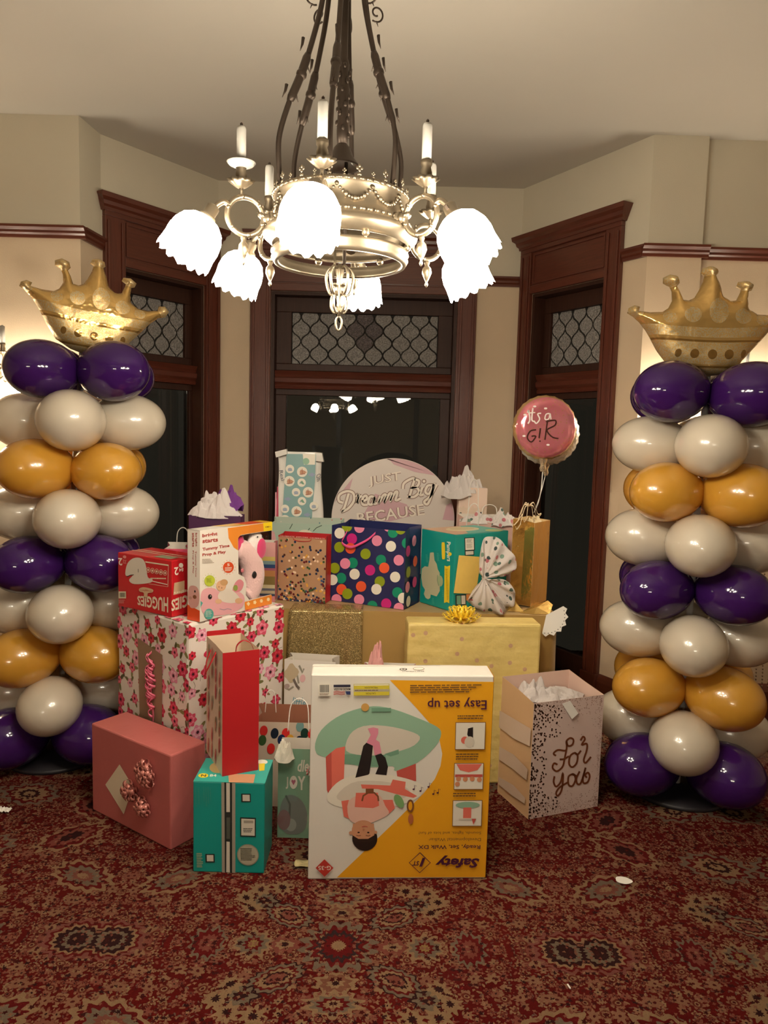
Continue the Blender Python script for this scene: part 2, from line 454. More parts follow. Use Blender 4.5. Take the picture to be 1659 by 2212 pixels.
    def build(s, name, parent): return s.g.build(name, parent)

def inflate(outline, hmax, mt, step=0.012, zfun=None):
    """puffy foil shape: outline in x,z; returns G with front and back skins"""
    B = [Vector(p) for p in outline]; n = len(B)
    xs = [p.x for p in B]; ys = [p.y for p in B]; pts = [tuple(p) for p in B]
    A = np.array([tuple(p) for p in B]); D = np.roll(A, -1, 0)
    def dist(x, y):
        d = D-A; t = np.clip(((x-A[:, 0])*d[:, 0]+(y-A[:, 1])*d[:, 1])/np.maximum((d**2).sum(1), 1e-12), 0, 1)
        return float(np.sqrt(((A[:, 0]+t*d[:, 0]-x)**2+(A[:, 1]+t*d[:, 1]-y)**2).min()))
    def inside(x, y):
        c = False
        for i in range(n):
            a, b = B[i-1], B[i]
            if (a.y > y) != (b.y > y) and x < (b.x-a.x)*(y-a.y)/(b.y-a.y)+a.x: c = not c
        return c
    y = min(ys)+step*0.5; row = 0
    while y < max(ys):
        x = min(xs)+step*(0.5+0.5*(row % 2))
        while x < max(xs):
            if inside(x, y) and dist(x, y) > step*0.45: pts.append((x, y))
            x += step
        y += step*0.87; row += 1
    vv, ee, ff, *_ = delaunay_2d_cdt([Vector(p) for p in pts], [(i, (i+1) % n) for i in range(n)], [], 1, 1e-6)
    h = []
    for p in vv:
        d = dist(p.x, p.y); q = min(1.0, d/(hmax*1.15)); h.append(hmax*math.sqrt(max(0, 1-(1-q)**2)))
    N = len(vv); g = G()
    vs = [(p.x, -h[i]-0.0008, p.y) for i, p in enumerate(vv)] + [(p.x, h[i]+0.0008, p.y) for i, p in enumerate(vv)]
    g.add(vs, [tuple(f) for f in ff] + [tuple(N+q for q in f[::-1]) for f in ff], mt, True)
    g.add([q for p in B for q in ((p.x, -0.0012, p.y), (p.x, 0.0012, p.y))], [(2*i, 2*((i+1) % n), 2*((i+1) % n)+1, 2*i+1) for i in range(n)], mt, True)
    return g
def noisev(p, s=1.0, seed=0.0): return noise.noise(Vector(p)*s + Vector((seed*7.3, seed*3.1, seed)))

# ================================================================== THE ROOM
wall_hi = mat('upper_wall_paint', (0.64, 0.58, 0.45), 0.85, vary=0.04, vscale=3, bump=0.08, bscale=180)
wall_lo = mat('lower_wall_paper', (0.66, 0.52, 0.36), 0.8, vary=0.06, vscale=5, bump=0.08, bscale=200)
ceil_m = mat('ceiling_paint', (0.56, 0.52, 0.45), 0.9, vary=0.04, vscale=1.5)
wood = mat('mahogany', (0.105, 0.026, 0.014), 0.30, coat=0.35, vary=0.45, vscale=7, stretch=(14, 14, 1.0), bump=0.05, bscale=12)
wood_h = mat('mahogany_level', (0.105, 0.026, 0.014), 0.30, coat=0.35, vary=0.45, vscale=7, stretch=(1.0, 14, 14), bump=0.05, bscale=12)
wood_d = mat('dark_sash_wood', (0.040, 0.014, 0.008), 0.5, coat=0.0, spec=0.3, vary=0.4, vscale=7, stretch=(12, 12, 1.0))
lead = mat('lead_came', (0.03, 0.028, 0.026), 0.5, metal=0.6)
pane_clear = glass('window_glass', (0.86, 0.90, 0.84))
pane_ham = glass('hammered_glass', (0.42, 0.40, 0.38), 0.16, bump=1.0, bs=110)
pane_ham.node_tree.nodes['Principled BSDF'].inputs['Transmission Weight'].default_value = 0.3
X.nt = pane_ham.node_tree; _tc = X.nt.nodes.new('ShaderNodeTexCoord')
X.nt.links.new(cmix(X(noise_(_tc.outputs['Object'], 140.0, 3)), (0.02, 0.02, 0.02), (0.72, 0.69, 0.66)), X.nt.nodes['Principled BSDF'].inputs['Base Color'])  # speckled base colour paints in the sparkle of light on the hammered relief
ZC = 3.0; RAIL0, RAIL1 = 2.42, 2.477
PA = (-1.53, 3.76); PB = (-1.51, 3.98); PC = (-1.05, 4.64); PD = (0.79, 4.64); PE = (1.20, 3.93); PF = (1.275, 3.80)
PG = (1.545, 3.80); PH = (1.545, 3.84)
def frame_of(a, b):
    d = Vector((b[0]-a[0], b[1]-a[1])); return d.length, math.atan2(d.y, d.x)
def wall(name, a, b, holes=(), z0=0.0, z1=ZC, th=0.22, ext=(0, 0)):
    L, ang = frame_of(a, b); g = G()
    xs = sorted({-ext[0], L+ext[1]} | {h[0] for h in holes} | {h[1] for h in holes})
    zs = sorted({z0, z1, RAIL0+0.01} | {h[2] for h in holes} | {h[3] for h in holes})
    for i in range(len(xs)-1):
        for j in range(len(zs)-1):
            cx, cz = (xs[i]+xs[i+1])/2, (zs[j]+zs[j+1])/2
            if any(h[0] < cx < h[1] and h[2] < cz < h[3] for h in holes): continue
            g.box((xs[i], 0, zs[j]), (xs[i+1], th, zs[j+1]), wall_lo if cz < RAIL0+0.01 else wall_hi)
    o = g.build(name, None, (a[0], a[1], 0), ang); o['kind'] = 'structure'; return o
fl = G().add([(-4.4, -7.2, 0), (4.4, -7.2, 0), (4.4, 5.2, 0), (-4.4, 5.2, 0), (-4.4, -7.2, -0.1), (4.4, -7.2, -0.1), (4.4, 5.2, -0.1), (-4.4, 5.2, -0.1)],
     [(0, 1, 2, 3), (7, 6, 5, 4), (4, 5, 1, 0), (5, 6, 2, 1), (6, 7, 3, 2), (7, 4, 0, 3)], carpet_material()).build('floor')
fl['kind'] = 'structure'
ce = G().box((-4.4, -7.2, ZC), (4.4, 5.2, ZC+0.1), ceil_m).build('ceiling'); ce['kind'] = 'structure'
wall('wall_left', (-4.2, 3.76), PA, th=0.2)
wall('wall_left_return', PA, PB, th=0.12)
wall('wall_bay_left', PB, PC, [(0.128, 0.69, 0.14, 2.36)], ext=(0.0, 0.0), th=0.16)
wall('wall_bay_center', PC, PD, [(0.327, 1.466, 0.14, 2.36)], ext=(0.12, 0.12), th=0.16)
wall('wall_bay_right', PD, PE, [(0.125, 0.712, 0.14, 2.36)], ext=(0.0, 0.0), th=0.16)
wall('wall_right_return', PE, PF, th=0.12)
wall('wall_right_pier', PF, PG, th=0.2)
wall('wall_right', PH, (4.2, 3.84), th=0.2)
wall('wall_side_left', (-4.2, -7.0), (-4.2, 3.76), th=0.1)
wall('wall_side_right', (4.2, 3.84), (4.2, -7.0), th=0.1)
# the wall behind the viewer has a tall cased doorway
wall('wall_back', (4.2, -7.0), (-4.2, -7.0), [(3.6, 5.2, 0.0, 2.3)], th=0.1)
wall('wall_hall', (4.2, -7.18), (-4.2, -7.18), th=0.02)
doorc = G(); doorc.box((-1.1, -7.0, 0), (-1.0, -6.95, 2.4), wood).box((0.6, -7.0, 0), (0.7, -6.95, 2.4), wood).box((-1.1, -7.0, 2.3), (0.7, -6.94, 2.45), wood)
tag(doorc.build('door_1'), kind='structure')

def mould(name, a, b, prof, mt=None, ext=(0.0, 0.0)):
    """moulding along a wall: prof = (out, z) outline, out towards the room"""
    L, ang = frame_of(a, b); g = G(); n = len(prof)
    vs = [(-ext[0], -p[0], p[1]) for p in prof] + [(L+ext[1], -p[0], p[1]) for p in prof]
    g.add(vs, [(i, n+i, n+(i+1) % n, (i+1) % n) for i in range(n)] + [tuple(range(n)), tuple(range(n, 2*n))[::-1]], mt or wood_h)
    o = g.build(name, None, (a[0], a[1], 0), ang); o['kind'] = 'structure'; return o
RP = [(0, RAIL0), (0.012, RAIL0), (0.014, RAIL0+0.014), (0.022, RAIL0+0.022), (0.022, RAIL0+0.034), (0.034, RAIL0+0.046), (0.036, RAIL1), (0, RAIL1)]
LC, _ = frame_of(PC, PD)
mould('trim_1', (-4.2, 3.76), PA, RP, ext=(0, 0.03)); mould('trim_2', PA, PB, RP)
mould('trim_3', PC, (-0.85, 4.64), RP); mould('trim_4', (0.531, 4.64), PD, RP)
mould('trim_5', PE, PF, RP); mould('trim_6', PF, PG, RP, ext=(0.03, 0.03)); mould('trim_7', PH, (4.2, 3.84), RP)
BP = [(0, 0), (0.022, 0), (0.022, 0.20), (0.014, 0.225), (0.006, 0.24), (0, 0.24)]
for i, (a, b, e) in enumerate((((-4.2, 3.76), PA, 'left'), (PA, PB, 'left_return'), (PC, (-0.85, 4.64), 'bay_left'), ((0.531, 4.64), PD, 'bay_right'), (PE, PF, 'right_return'), (PF, PG, 'right_pier'), (PH, (4.2, 3.84), 'right'))):
    mould('baseboard_'+e, a, b, BP, ext=(0, 0.02 if e == 'left' else 0))

pane_dark = pane_ham.copy(); pane_dark.name = 'hammered_glass_plum'
for n_ in pane_dark.node_tree.nodes:
    if n_.type == 'MIX': n_.inputs[7].default_value = (0.30, 0.25, 0.26, 1)
def ogee(cx, cz, W, H):
    """one ogee (onion) pane outline, clipped later"""
    pts = []
    q = [(0, -H/2), (0.10*W, -H*0.36), (0.36*W, -H*0.20), (0.49*W, 0), (0.36*W, H*0.20), (0.10*W, H*0.36), (0, H/2)]
    rt = smoothpts([(a, b, 0) for a, b in q], 3)
    pts = [(cx+p.x, cz+p.y) for p in rt] + [(cx-p.x, cz+p.y) for p in rt[::-1][1:-1]]
    return pts
def clipbox(poly, x0, z0, x1, z1):
    p = clip([((a-x0)/(x1-x0), (b-z0)/(z1-z0)) for a, b in poly]); return [(x0+u*(x1-x0), z0+v*(z1-z0)) for u, v in p]
def window(name, a, b, s0, s1, cw0, cw1, gl):
    """s0..s1 = opening; cw = casing widths; gl = leaded glass inset"""
    L, ang = frame_of(a, b); t = thing(name, None, None, (a[0], a[1], 0), ang); t['kind'] = 'structure'
    ZT, ZB = 2.36, 0.14; D = 0.10
    for x0, x1 in ((s0-cw0, s0), (s1, s1+cw1)):
        g = G(); g.box((x0, -0.028, 0.0), (x1, 0, 2.60), wood)
        g.box((x0+0.012, -0.036, 0.24), (x0+0.028, -0.028, 2.58), wood).box((x1-0.028, -0.036, 0.24), (x1-0.012, -0.028, 2.58), wood)
        g.box((x0-0.004, -0.04, 0.0), (x1+0.004, 0, 0.24), wood); g.build('side_casing', t, bevel=0.003)
    xa, xb = s0-cw0, s1+cw1
    g = G(); g.box((xa, -0.028, 2.60), (xb, 0, 2.635), wood_h); g.box((s0, -0.026, 2.36), (s1, 0, 2.405), wood_h); g.build('head_casing', t, bevel=0.003)
    g = G(); g.box((s0, -0.012, 2.405), (s1, 0, 2.60), wood_h)
    for q in ((s0+0.01, 2.415, s1-0.01, 2.427), (s0+0.01, 2.578, s1-0.01, 2.59)): g.box((q[0], -0.02, q[1]), (q[2], -0.012, q[3]), wood_h)
    for q in (s0+0.01, s1-0.022): g.box((q, -0.02, 2.427), (q+0.012, -0.012, 2.578), wood_h)
    g.build('head_panel', t)
    g = G(); pr = [(0, 2.625), (-0.034, 2.625), (-0.036, 2.64), (-0.046, 2.65), (-0.05, 2.668), (-0.066, 2.682), (-0.07, 2.705), (0, 2.705)]
    n = len(pr); ex = [0.0 if k in (0, n-1) else -pr[k][0]-0.026 for k in range(n)]; ex[0] = ex[1]; ex[-1] = ex[-2]
    g.add([(xa-e, p[0], p[1]) for p, e in zip(pr, ex)] + [(xb+e, p[0], p[1]) for p, e in zip(pr, ex)], [(i, n+i, n+(i+1) % n, (i+1) % n) for i in range(n)] + [tuple(range(n)), tuple(range(n, 2*n))[::-1]], wood_h)
    g.build('cornice', t)
    g = G(); g.box((s0, 0, ZB), (s0+0.02, D+0.06, ZT), wood_d).box((s1-0.02, 0, ZB), (s1, D+0.06, ZT), wood_d).box((s0+0.02, 0, ZT-0.02), (s1-0.02, D+0.06, ZT), wood_d)
    g.build('jamb', t)
    g = G(); g.box((s0-0.01, -0.05, 0.11), (s1+0.01, 0.0, 0.14), wood_h).box((s0, 0, 0.11), (s1, D+0.06, 0.14), wood_h).box((s0, -0.02, 0.0), (s1, 0, 0.11), wood_h); g.build('window_sill', t, bevel=0.004)
    # upper sash with leaded ogee panes
    i0, i1 = s0+0.02, s1-0.02; g0, g1 = gl; z0, z1 = 1.932, 2.25
    g = G(); g.box((i0, D-0.02, z1), (i1, D+0.02, ZT-0.02), wood_d).box((i0, D-0.02, 1.89), (i1, D+0.02, z0), wood_d)
    g.box((i0, D-0.02, z0), (g0, D+0.02, z1), wood_d).box((g1, D-0.02, z0), (i1, D+0.02, z1), wood_d)
    up = g.build('upper_sash', t, bevel=0.003)
    nW = max(3, round((g1-g0)/0.1145)); W = (g1-g0)/nW; H = 0.135; rows = 5
    lg = G(); cxm = (g0+g1)/2
    for r in range(-1, rows+1):
        for c in range(-1, nW+2):
            cx = g0 + (c + (0.5 if r % 2 else 0))*W; cz = z0 - 0.01 + r*H*0.56
            full = ogee(cx, cz, W*0.985, H); inn = [((p[0]-cx)*0.955+cx, (p[1]-cz)*0.955+cz) for p in full]
            q = clipbox(inn, g0+0.004, z0+0.003, g1-0.004, z1-0.003)
            if len(q) > 2:
                ar = abs(sum(q[i-1][0]*q[i][1]-q[i][0]*q[i-1][1] for i in range(len(q))))/2
                if ar > 0.0006:
                    pg = G(); dy = 0.0015*((c*7+r*3) % 3); pg.prism(q, D-0.003+dy, D+0.002+dy, pane_dark if nW > 5 and abs(cx-cxm) < W*(0.75 if r == 3 else 0.4) and r >= 2 else pane_ham)
                    pg.build('pane', up)
            fq = [p for p in full]
            for i in range(len(fq)):
                p, q2 = fq[i-1], fq[i]
                if all(g0 <= k[0] <= g1 and z0 <= k[1] <= z1 for k in (p, q2)):
                    lg.tube([(p[0], D, p[1]), (q2[0], D, q2[1])], 0.0034, lead, 5)
    lg.build('lead_came', up)
    # moulded ledge between the sashes
    g = G(); pr = [(0.10, 1.775), (0.05, 1.775), (0.045, 1.79), (0.052, 1.80), (0.038, 1.815), (0.034, 1.84), (0.046, 1.85), (0.04, 1.865), (0.03, 1.885), (0.10, 1.89)]; n = len(pr)
    g.add([(i0, p[0], p[1]) for p in pr] + [(i1, p[0], p[1]) for p in pr], [(i, n+i, n+(i+1) % n, (i+1) % n) for i in range(n)] + [tuple(range(n)), tuple(range(n, 2*n))[::-1]], wood_h)
    g.build('transom_bar', t)
    gg = 0.028
    g = G(); l0, l1 = g0-gg, g1+gg
    g.box((i0, D-0.02, 1.738), (i1, D+0.03, 1.775), wood_d).box((i0, D-0.02, 0.14), (i1, D+0.03, 0.26), wood_d)
    g.box((i0, D-0.02, 0.26), (l0, D+0.03, 1.738), wood_d).box((l1, D-0.02, 0.26), (i1, D+0.03, 1.738), wood_d)
    lo = g.build('lower_sash', t, bevel=0.003)
    G().box((l0, D, 0.26), (l1, D+0.005, 1.738), pane_clear).build('pane', lo)
    return t
window('window_1', PB, PC, 0.128, 0.69, 0.123, 0.11, (0.20, 0.62))
window('window_2', PC, PD, 0.327, 1.466, 0.126, 0.114, (0.442, 1.358))
window('window_3', PD, PE, 0.125, 0.712, 0.095, 0.105, (0.20, 0.64))

# ================================================================== CHANDELIERS
brass = mat('aged_silvered_brass', (0.27, 0.22, 0.155), 0.38, metal=0.9, vary=0.2, vscale=40)
bronze = mat('dark_bronze', (0.075, 0.055, 0.042), 0.45, metal=0.7, vary=0.2, vscale=30)
candle_m = mat('candle_sleeve', (0.42, 0.40, 0.36), 0.5)
shade_m = emis('lit_frosted_glass', LAMP_COL, LAMP)
bobe = mat('milk_glass', (0.50, 0.47, 0.42), 0.2, coat=0.4)
def leaf_cup(g, r, z, h, M, mt, n=9):
    def f(a, zz): return 1 + 0.22*abs(math.cos(a*n/2))*((zz-z)/h)
    g.lathe([(0.004, z), (r*0.45, z+h*0.2), (r*0.75, z+h*0.6), (r, z+h), (r*0.94, z+h*0.93), (r*0.5, z+h*0.35), (0.003, z+h*0.3)], mt, 36, M, fn=f, close=False)
def drop(g, x, z, s, M, mt):
    T = M @ Matrix.Translation((x, 0, z))
    g.lathe([(0.001, -0.058*s), (0.004*s, -0.052*s), (0.002*s, -0.047*s), (0.005*s, -0.041*s), (0.0105*s, -0.028*s), (0.009*s, -0.018*s), (0.004*s, -0.012*s), (0.006*s, -0.006*s), (0.003*s, 0)], mt, 12, T)
def shade(M, parent):
    g = G(); n = 48
    prof = [(0.020, 0.0), (0.034, -0.006), (0.047, -0.018), (0.055, -0.036), (0.058, -0.056), (0.057, -0.076), (0.059, -0.092)]
    vs = []
    for j, (r, z) in enumerate(prof):
        for i in range(n):
            a = 2*PI*i/n; k = j/(len(prof)-1); f = abs(math.sin(a*7))
            rr = r*(1+0.05*k*f); zz = z - (0.012*f if j == len(prof)-1 else 0); vs.append((rr*math.cos(a), rr*math.sin(a), zz))
    fs = [(j*n+i, (j+1)*n+i, (j+1)*n+(i+1) % n, j*n+(i+1) % n) for j in range(len(prof)-1) for i in range(n)]
    g.add(vs, fs, shade_m, True, M)
    g.ball((0, 0, -0.05), (0.022, 0.022, 0.03), shade_m, 12, M)
    return g.build('lamp_shade', parent)
def arm_parts(par, ang, bob=False):
    """one arm; local x points outwards"""
    Mz = rotm('Z', ang); CX, CZ, CR = 0.226, 1.977, 0.041
    g = G()
    g.ball((0.176, 0, CZ+0.0), 0.013, brass, 14, Mz)
    g.tube([(0.158, 0, CZ), (0.172, 0, CZ)], 0.017, brass, 12, Mz).tube([(0.186, 0, CZ+0.008), (0.190, 0, CZ+0.002)], 0.010, brass, 8, Mz)
    g.tube(arc((CX, CZ), CR, 0, 2*PI, 30)[:-1], 0.0062, brass, 8, Mz, closed=True)
    g.tube(smoothpts([(0.262, 0, CZ+0.018), (0.275, 0, CZ+0.024), (0.292, 0, CZ+0.012), (0.303, 0, CZ-0.004)], 4), 0.0065, brass, 8, Mz)
    # scroll under the ring, small leaves on the ring
    for k in range(6):
        a = R_(20+60*k); T = Mz @ Matrix.Translation((CX+CR*math.cos(a), 0, CZ+CR*math.sin(a)))
        g.ball((0, 0, 0), (0.006, 0.009, 0.006), brass, 8, T)
    for k in range(5):
        a = R_(95+16*k); T = Mz @ Matrix.Translation((CX+(CR+0.006)*math.cos(a+0.6), 0, CZ+(CR+0.006)*math.sin(a+0.6)))
        g.ball((0, 0, 0), (0.0035, 0.0035, 0.005), brass, 6, T)
    drop(g, CX+0.004, CZ-CR, 1.15, Mz, brass)
    arm = g.build('arm', par)
    g = G(); T = Mz @ Matrix.Translation((0.236, 0, 0))
    g.lathe([(0.003, 2.012), (0.0045, 2.02), (0.003, 2.03), (0.006, 2.036)], brass, 10, T)
    leaf_cup(g, 0.026, 2.034, 0.018, T, brass)
    g.lathe([(0.005, 2.04), (0.011, 2.052), (0.013, 2.064), (0.010, 2.076), (0.013, 2.082), (0.013, 2.09), (0.002, 2.09)], brass, 16, T)
    g.build('candle_cup', arm)
    if bob: G().lathe([(0.012, 2.078), (0.026, 2.084), (0.032, 2.09), (0.030, 2.091), (0.012, 2.081)], bobe, 24, T, close=False).build('drip_dish', arm)
    G().lathe([(0.0105, 2.086), (0.0105, 2.160), (0.009, 2.165), (0.003, 2.168)], candle_m, 16, T).lathe([(0.003, 2.168), (0.0035, 2.172), (0.001, 2.175)], bronze, 8, T).build('candle', arm)
    Ts = Mz @ Matrix.Translation((0.300, 0, CZ+0.004)) @ rotm('Y', R_(-30))
    G().lathe([(0.010, 0.01), (0.0145, 0.006), (0.0145, -0.014), (0.019, -0.018), (0.021, -0.026), (0.019, -0.028)], brass, 16, Ts).box((-0.003, -0.018, -0.008), (0.003, -0.013, 0.002), bronze, Ts).build('lamp_socket', arm)
    shade(Ts @ Matrix.Translation((0, 0, -0.024)), arm)
def chandelier(loc, label):
    t = thing('chandelier', label, 'chandelier', loc)
    g = G()
    g.lathe([(0.156, 2.052), (0.158, 2.046), (0.154, 2.040), (0.150, 2.020), (0.152, 2.002), (0.160, 1.990), (0.165, 1.985), (0.163, 1.979), (0.176, 1.970), (0.182, 1.962), (0.180, 1.955), (0.168, 1.945), (0.160, 1.938), (0.158, 1.938), (0.164, 1.948), (0.168, 1.958), (0.158, 1.972), (0.148, 1.99), (0.146, 2.02), (0.150, 2.04), (0.154, 2.052)], brass, 96, close=False)
    for z, r in ((2.046, 0.158), (1.983, 0.165)):
        for k in range(60):
            a = 2*PI*k/60
            if k % 4 < 3: g.tube([(r*math.cos(a), r*math.sin(a), z), (r*math.cos(a+0.07), r*math.sin(a+0.07), z)], 0.0034, brass, 6)
            else: g.ball((r*math.cos(a+0.03), r*math.sin(a+0.03), z), 0.0042, brass, 6)
    g.build('band', t)
    g = G()   # swags on the band
    for k in range(12):
        a0, a1 = 2*PI*k/12, 2*PI*(k+1)/12
        for j in range(13):
            q = j/12; a = a0+(a1-a0)*q; z = 2.034 - 0.028*4*q*(1-q); g.ball((0.1545*math.cos(a), 0.1545*math.sin(a), z), 0.0036 if j % 3 else 0.005, brass, 6)
    sw = g.build('garland', t); sw['kind'] = 'stuff'
    for k in range(30):
        a = 2*PI*k/30; M = Matrix.Translation((0.155*math.cos(a), 0.155*math.sin(a), 2.05)) @ rotm('Z', a+PI/2)
        big = k % 2 == 0; q = 1.0 if big else 0.6; g = G()
        for (x, z, r) in ((0, 0.006, 0.0026), (0, 0.014, 0.0036), (-0.005, 0.018, 0.0032), (0.005, 0.018, 0.0032), (0, 0.023, 0.0034), (-0.003, 0.005, 0.0024), (0.003, 0.005, 0.0024)):
            g.ball((x*q, 0, z*q), (r*q, 0.002, r*1.25*q), brass, 6, M)
        g.build('cresting_leaf', t)
    g = G(); g.lathe([(0.150, 1.925), (0.158, 1.928), (0.162, 1.920), (0.158, 1.916), (0.161, 1.908), (0.155, 1.897), (0.146, 1.897), (0.144, 1.903), (0.148, 1.908), (0.146, 1.916), (0.150, 1.925)], brass, 96, close=False); g.build('lower_ring', t)
    for k in range(6):
        a = R_(-96+60*k+30); r = 0.158
        G().tube([(r*math.cos(a), r*math.sin(a), 1.945), (r*0.985*math.cos(a), r*0.985*math.sin(a), 1.92)], 0.004, brass, 8).ball((r*math.cos(a), r*math.sin(a), 1.936), 0.009, brass, 10).build('ring_stud', t)
    for k in range(6):
        a = R_(-96+60*k); Mz = rotm('Z', a)
        g = G(); pth = smoothpts([(0.146, 0, 2.04), (0.152, 0, 2.12), (0.149, 0, 2.17), (0.128, 0, 2.24), (0.102, 0, 2.30), (0.074, 0, 2.39), (0.052, 0, 2.485), (0.040, 0, 2.62), (0.034, 0, 2.78), (0.030, 0, 2.93)], 4)
        g.tube(pth, 0.0062, bronze, 6, Mz)
        g.ball((0.101, 0, 2.303), 0.0125, bronze, 10, Mz)
        g.tube(smoothpts([(0.128, 0, 2.24), (0.105, 0, 2.295), (0.086, 0, 2.35)], 4), [0.007]+[0.0095]*7+[0.007], bronze, 8, Mz)
        for (x, z, dx) in ((0.135, 2.245, 0.010), (0.116, 2.242, -0.008), (0.098, 2.352, 0.007), (0.093, 2.31, -0.012)):
            g.tube([(x, 0, z+0.03), (x+dx*0.3, 0, z+0.015), (x+dx, 0, z)], [0.004, 0.003, 0.0006], bronze, 5, Mz)
        if k % 3 != 1 or True:
            g.tube(arc((0.052+0.026, 2.475), 0.020, R_(-120), R_(300), 26, rz=0.005), 0.0022, bronze, 6, Mz)
            g.tube([(0.078, 0, 2.458), (0.083, 0, 2.447)], [0.002, 0.0006], bronze, 5, Mz)
        g.build('rod', t)
    g = G(); g.lathe([(0.009, 3.0), (0.009, 2.50), (0.012, 2.49), (0.0085, 2.48), (0.0085, 2.36), (0.013, 2.345), (0.011, 2.31), (0.015, 2.29), (0.012, 2.24), (0.014, 2.20), (0.012, 2.165)], bronze, 14)
    for k in range(26):
        a = k*2.4; z = 2.19+0.0065*k; g.ball((0.013*math.cos(a), 0.013*math.sin(a), z), (0.005, 0.005, 0.007), bronze, 7)
    g.build('center_stem', t)
    g = G(); g.tube([(0.010, 0, 2.13), (0.010, 0, 1.88)], 0.004, bronze, 8); g.tube([(-0.012, 0, 1.93), (-0.012, 0, 1.87)], 0.003, brass, 8)
    for k in range(5):
        Mk = rotm('Z', R_(20+72*k))
        g.tube(smoothpts([(0.004, 0, 1.885), (0.022, 0, 1.892), (0.034, 0, 1.872), (0.026, 0, 1.835), (0.012, 0, 1.828), (0.010, 0, 1.846), (0.020, 0, 1.852)], 5), 0.0034, brass, 7, Mk)
        g.tube(smoothpts([(0.004, 0, 1.84), (0.018, 0, 1.826), (0.020, 0, 1.800), (0.010, 0, 1.786), (0.004, 0, 1.80)], 5), 0.003, brass, 7, Mk)
    g.lathe([(0.004, 1.90), (0.012, 1.885), (0.006, 1.86), (0.010, 1.835), (0.005, 1.81), (0.008, 1.79), (0.004, 1.782), (0.002, 1.775)], brass, 14)
    g.tube([(0.007*math.cos(a), 0, 1.762+0.016*math.sin(a)) for a in [2*PI*i/16 for i in range(16)]], 0.0028, brass, 7, closed=True)
    g.build('center_pendant', t)
    g = G(); g.lathe([(0.012, 2.170), (0.020, 2.160), (0.026, 2.142), (0.040, 2.124), (0.044, 2.118), (0.041, 2.119), (0.024, 2.137), (0.015, 2.156), (0.002, 2.156)], bronze, 32, close=False); bl = g.build('bell_cup', t)
    G().lathe([(0.0415, 2.1185), (0.024, 2.1355), (0.012, 2.15), (0.002, 2.152)], bobe, 32, close=False).build('cup_lining', bl)
    G().lathe([(0.003, 2.90), (0.05, 2.93), (0.075, 2.97), (0.085, 3.0)], bronze, 32, close=False).build('ceiling_rose', t)
    for k in range(6): arm_parts(t, R_(-96+60*k), bob=(k == 5))
    return t
chandelier((-0.12, 1.8, 0), 'ornate brass chandelier with six glowing scalloped glass shades and candles')
c2 = thing('x', 'x', 'x'); bpy.data.objects.remove(c2)
first = [o for o in COL.objects if o.name == 'chandelier'][0]
c2 = copy_tree(first); c2.location = (-0.85, -2.5, 0)
tag(c2, 'second lit chandelier behind the viewer, reflected in the centre window', 'chandelier')

def sconce(x, y, label, sides=(-1, 1)):
    t = thing('wall_sconce', label, 'wall lamp', (x, y, 0)); ZS = 1.75
    g = G(); g.lathe([(0.05, 0), (0.048, 0.012), (0.036, 0.02), (0.03, 0.032), (0.012, 0.036)], brass, 28, Matrix.Translation((0, 0, ZS)) @ rotm('X', PI/2)); g.build('back_plate', t)
    for sd in sides:
        g = G(); Mx = Matrix.Scale(sd, 4, (1, 0, 0))
        g.tube([Mx @ p for p in smoothpts([(0, -0.03, ZS), (0.05, -0.09, ZS-0.02), (0.10, -0.11, ZS+0.02), (0.14, -0.11, ZS+0.055), (0.17, -0.11, ZS+0.03)], 6)], 0.006, brass, 8)
        g.tube([Mx @ Vector((p[0]+0.09, -0.11, p[2])) for p in arc((0.0, ZS+0.01), 0.035, 0, 2*PI, 20)], 0.0045, brass, 7)
        g.tube([Mx @ Vector((p[0]+0.125, -0.10, p[2])) for p in arc((0.0, ZS-0.03), 0.028, 0, 1.6*PI, 18, rz=0.006)], 0.004, brass, 7)
        ar = g.build('arm', t)
        T = Matrix.Translation((sd*0.115, -0.11, ZS-1.99+0.045)); g = G(); leaf_cup(g, 0.026, 2.034, 0.018, T, brass)
        g.lathe([(0.005, 2.0), (0.005, 2.04), (0.011, 2.052), (0.013, 2.064), (0.010, 2.076), (0.013, 2.082), (0.013, 2.09), (0.002, 2.09)], brass, 16, T).build('candle_cup', ar)
        G().lathe([(0.0115, 2.086), (0.0115, 2.170), (0.003, 2.176)], candle_m, 16, T).build('candle', ar)
        Ts = Matrix.Translation((sd*0.175, -0.11, ZS+0.015)) @ rotm('Y', R_(-22*sd))
        G().lathe([(0.010, 0.01), (0.0145, 0.006), (0.0145, -0.014), (0.019, -0.018), (0.021, -0.026), (0.019, -0.028)], brass, 16, Ts).build('lamp_socket', ar)
        shade(Ts @ Matrix.Translation((0, 0, -0.024)), ar)
    return t
sconce(-1.985, 3.76, 'lit brass wall sconce left of the left balloon column')
sconce(1.66, 3.84, 'lit brass wall sconce hidden behind the right balloon column')

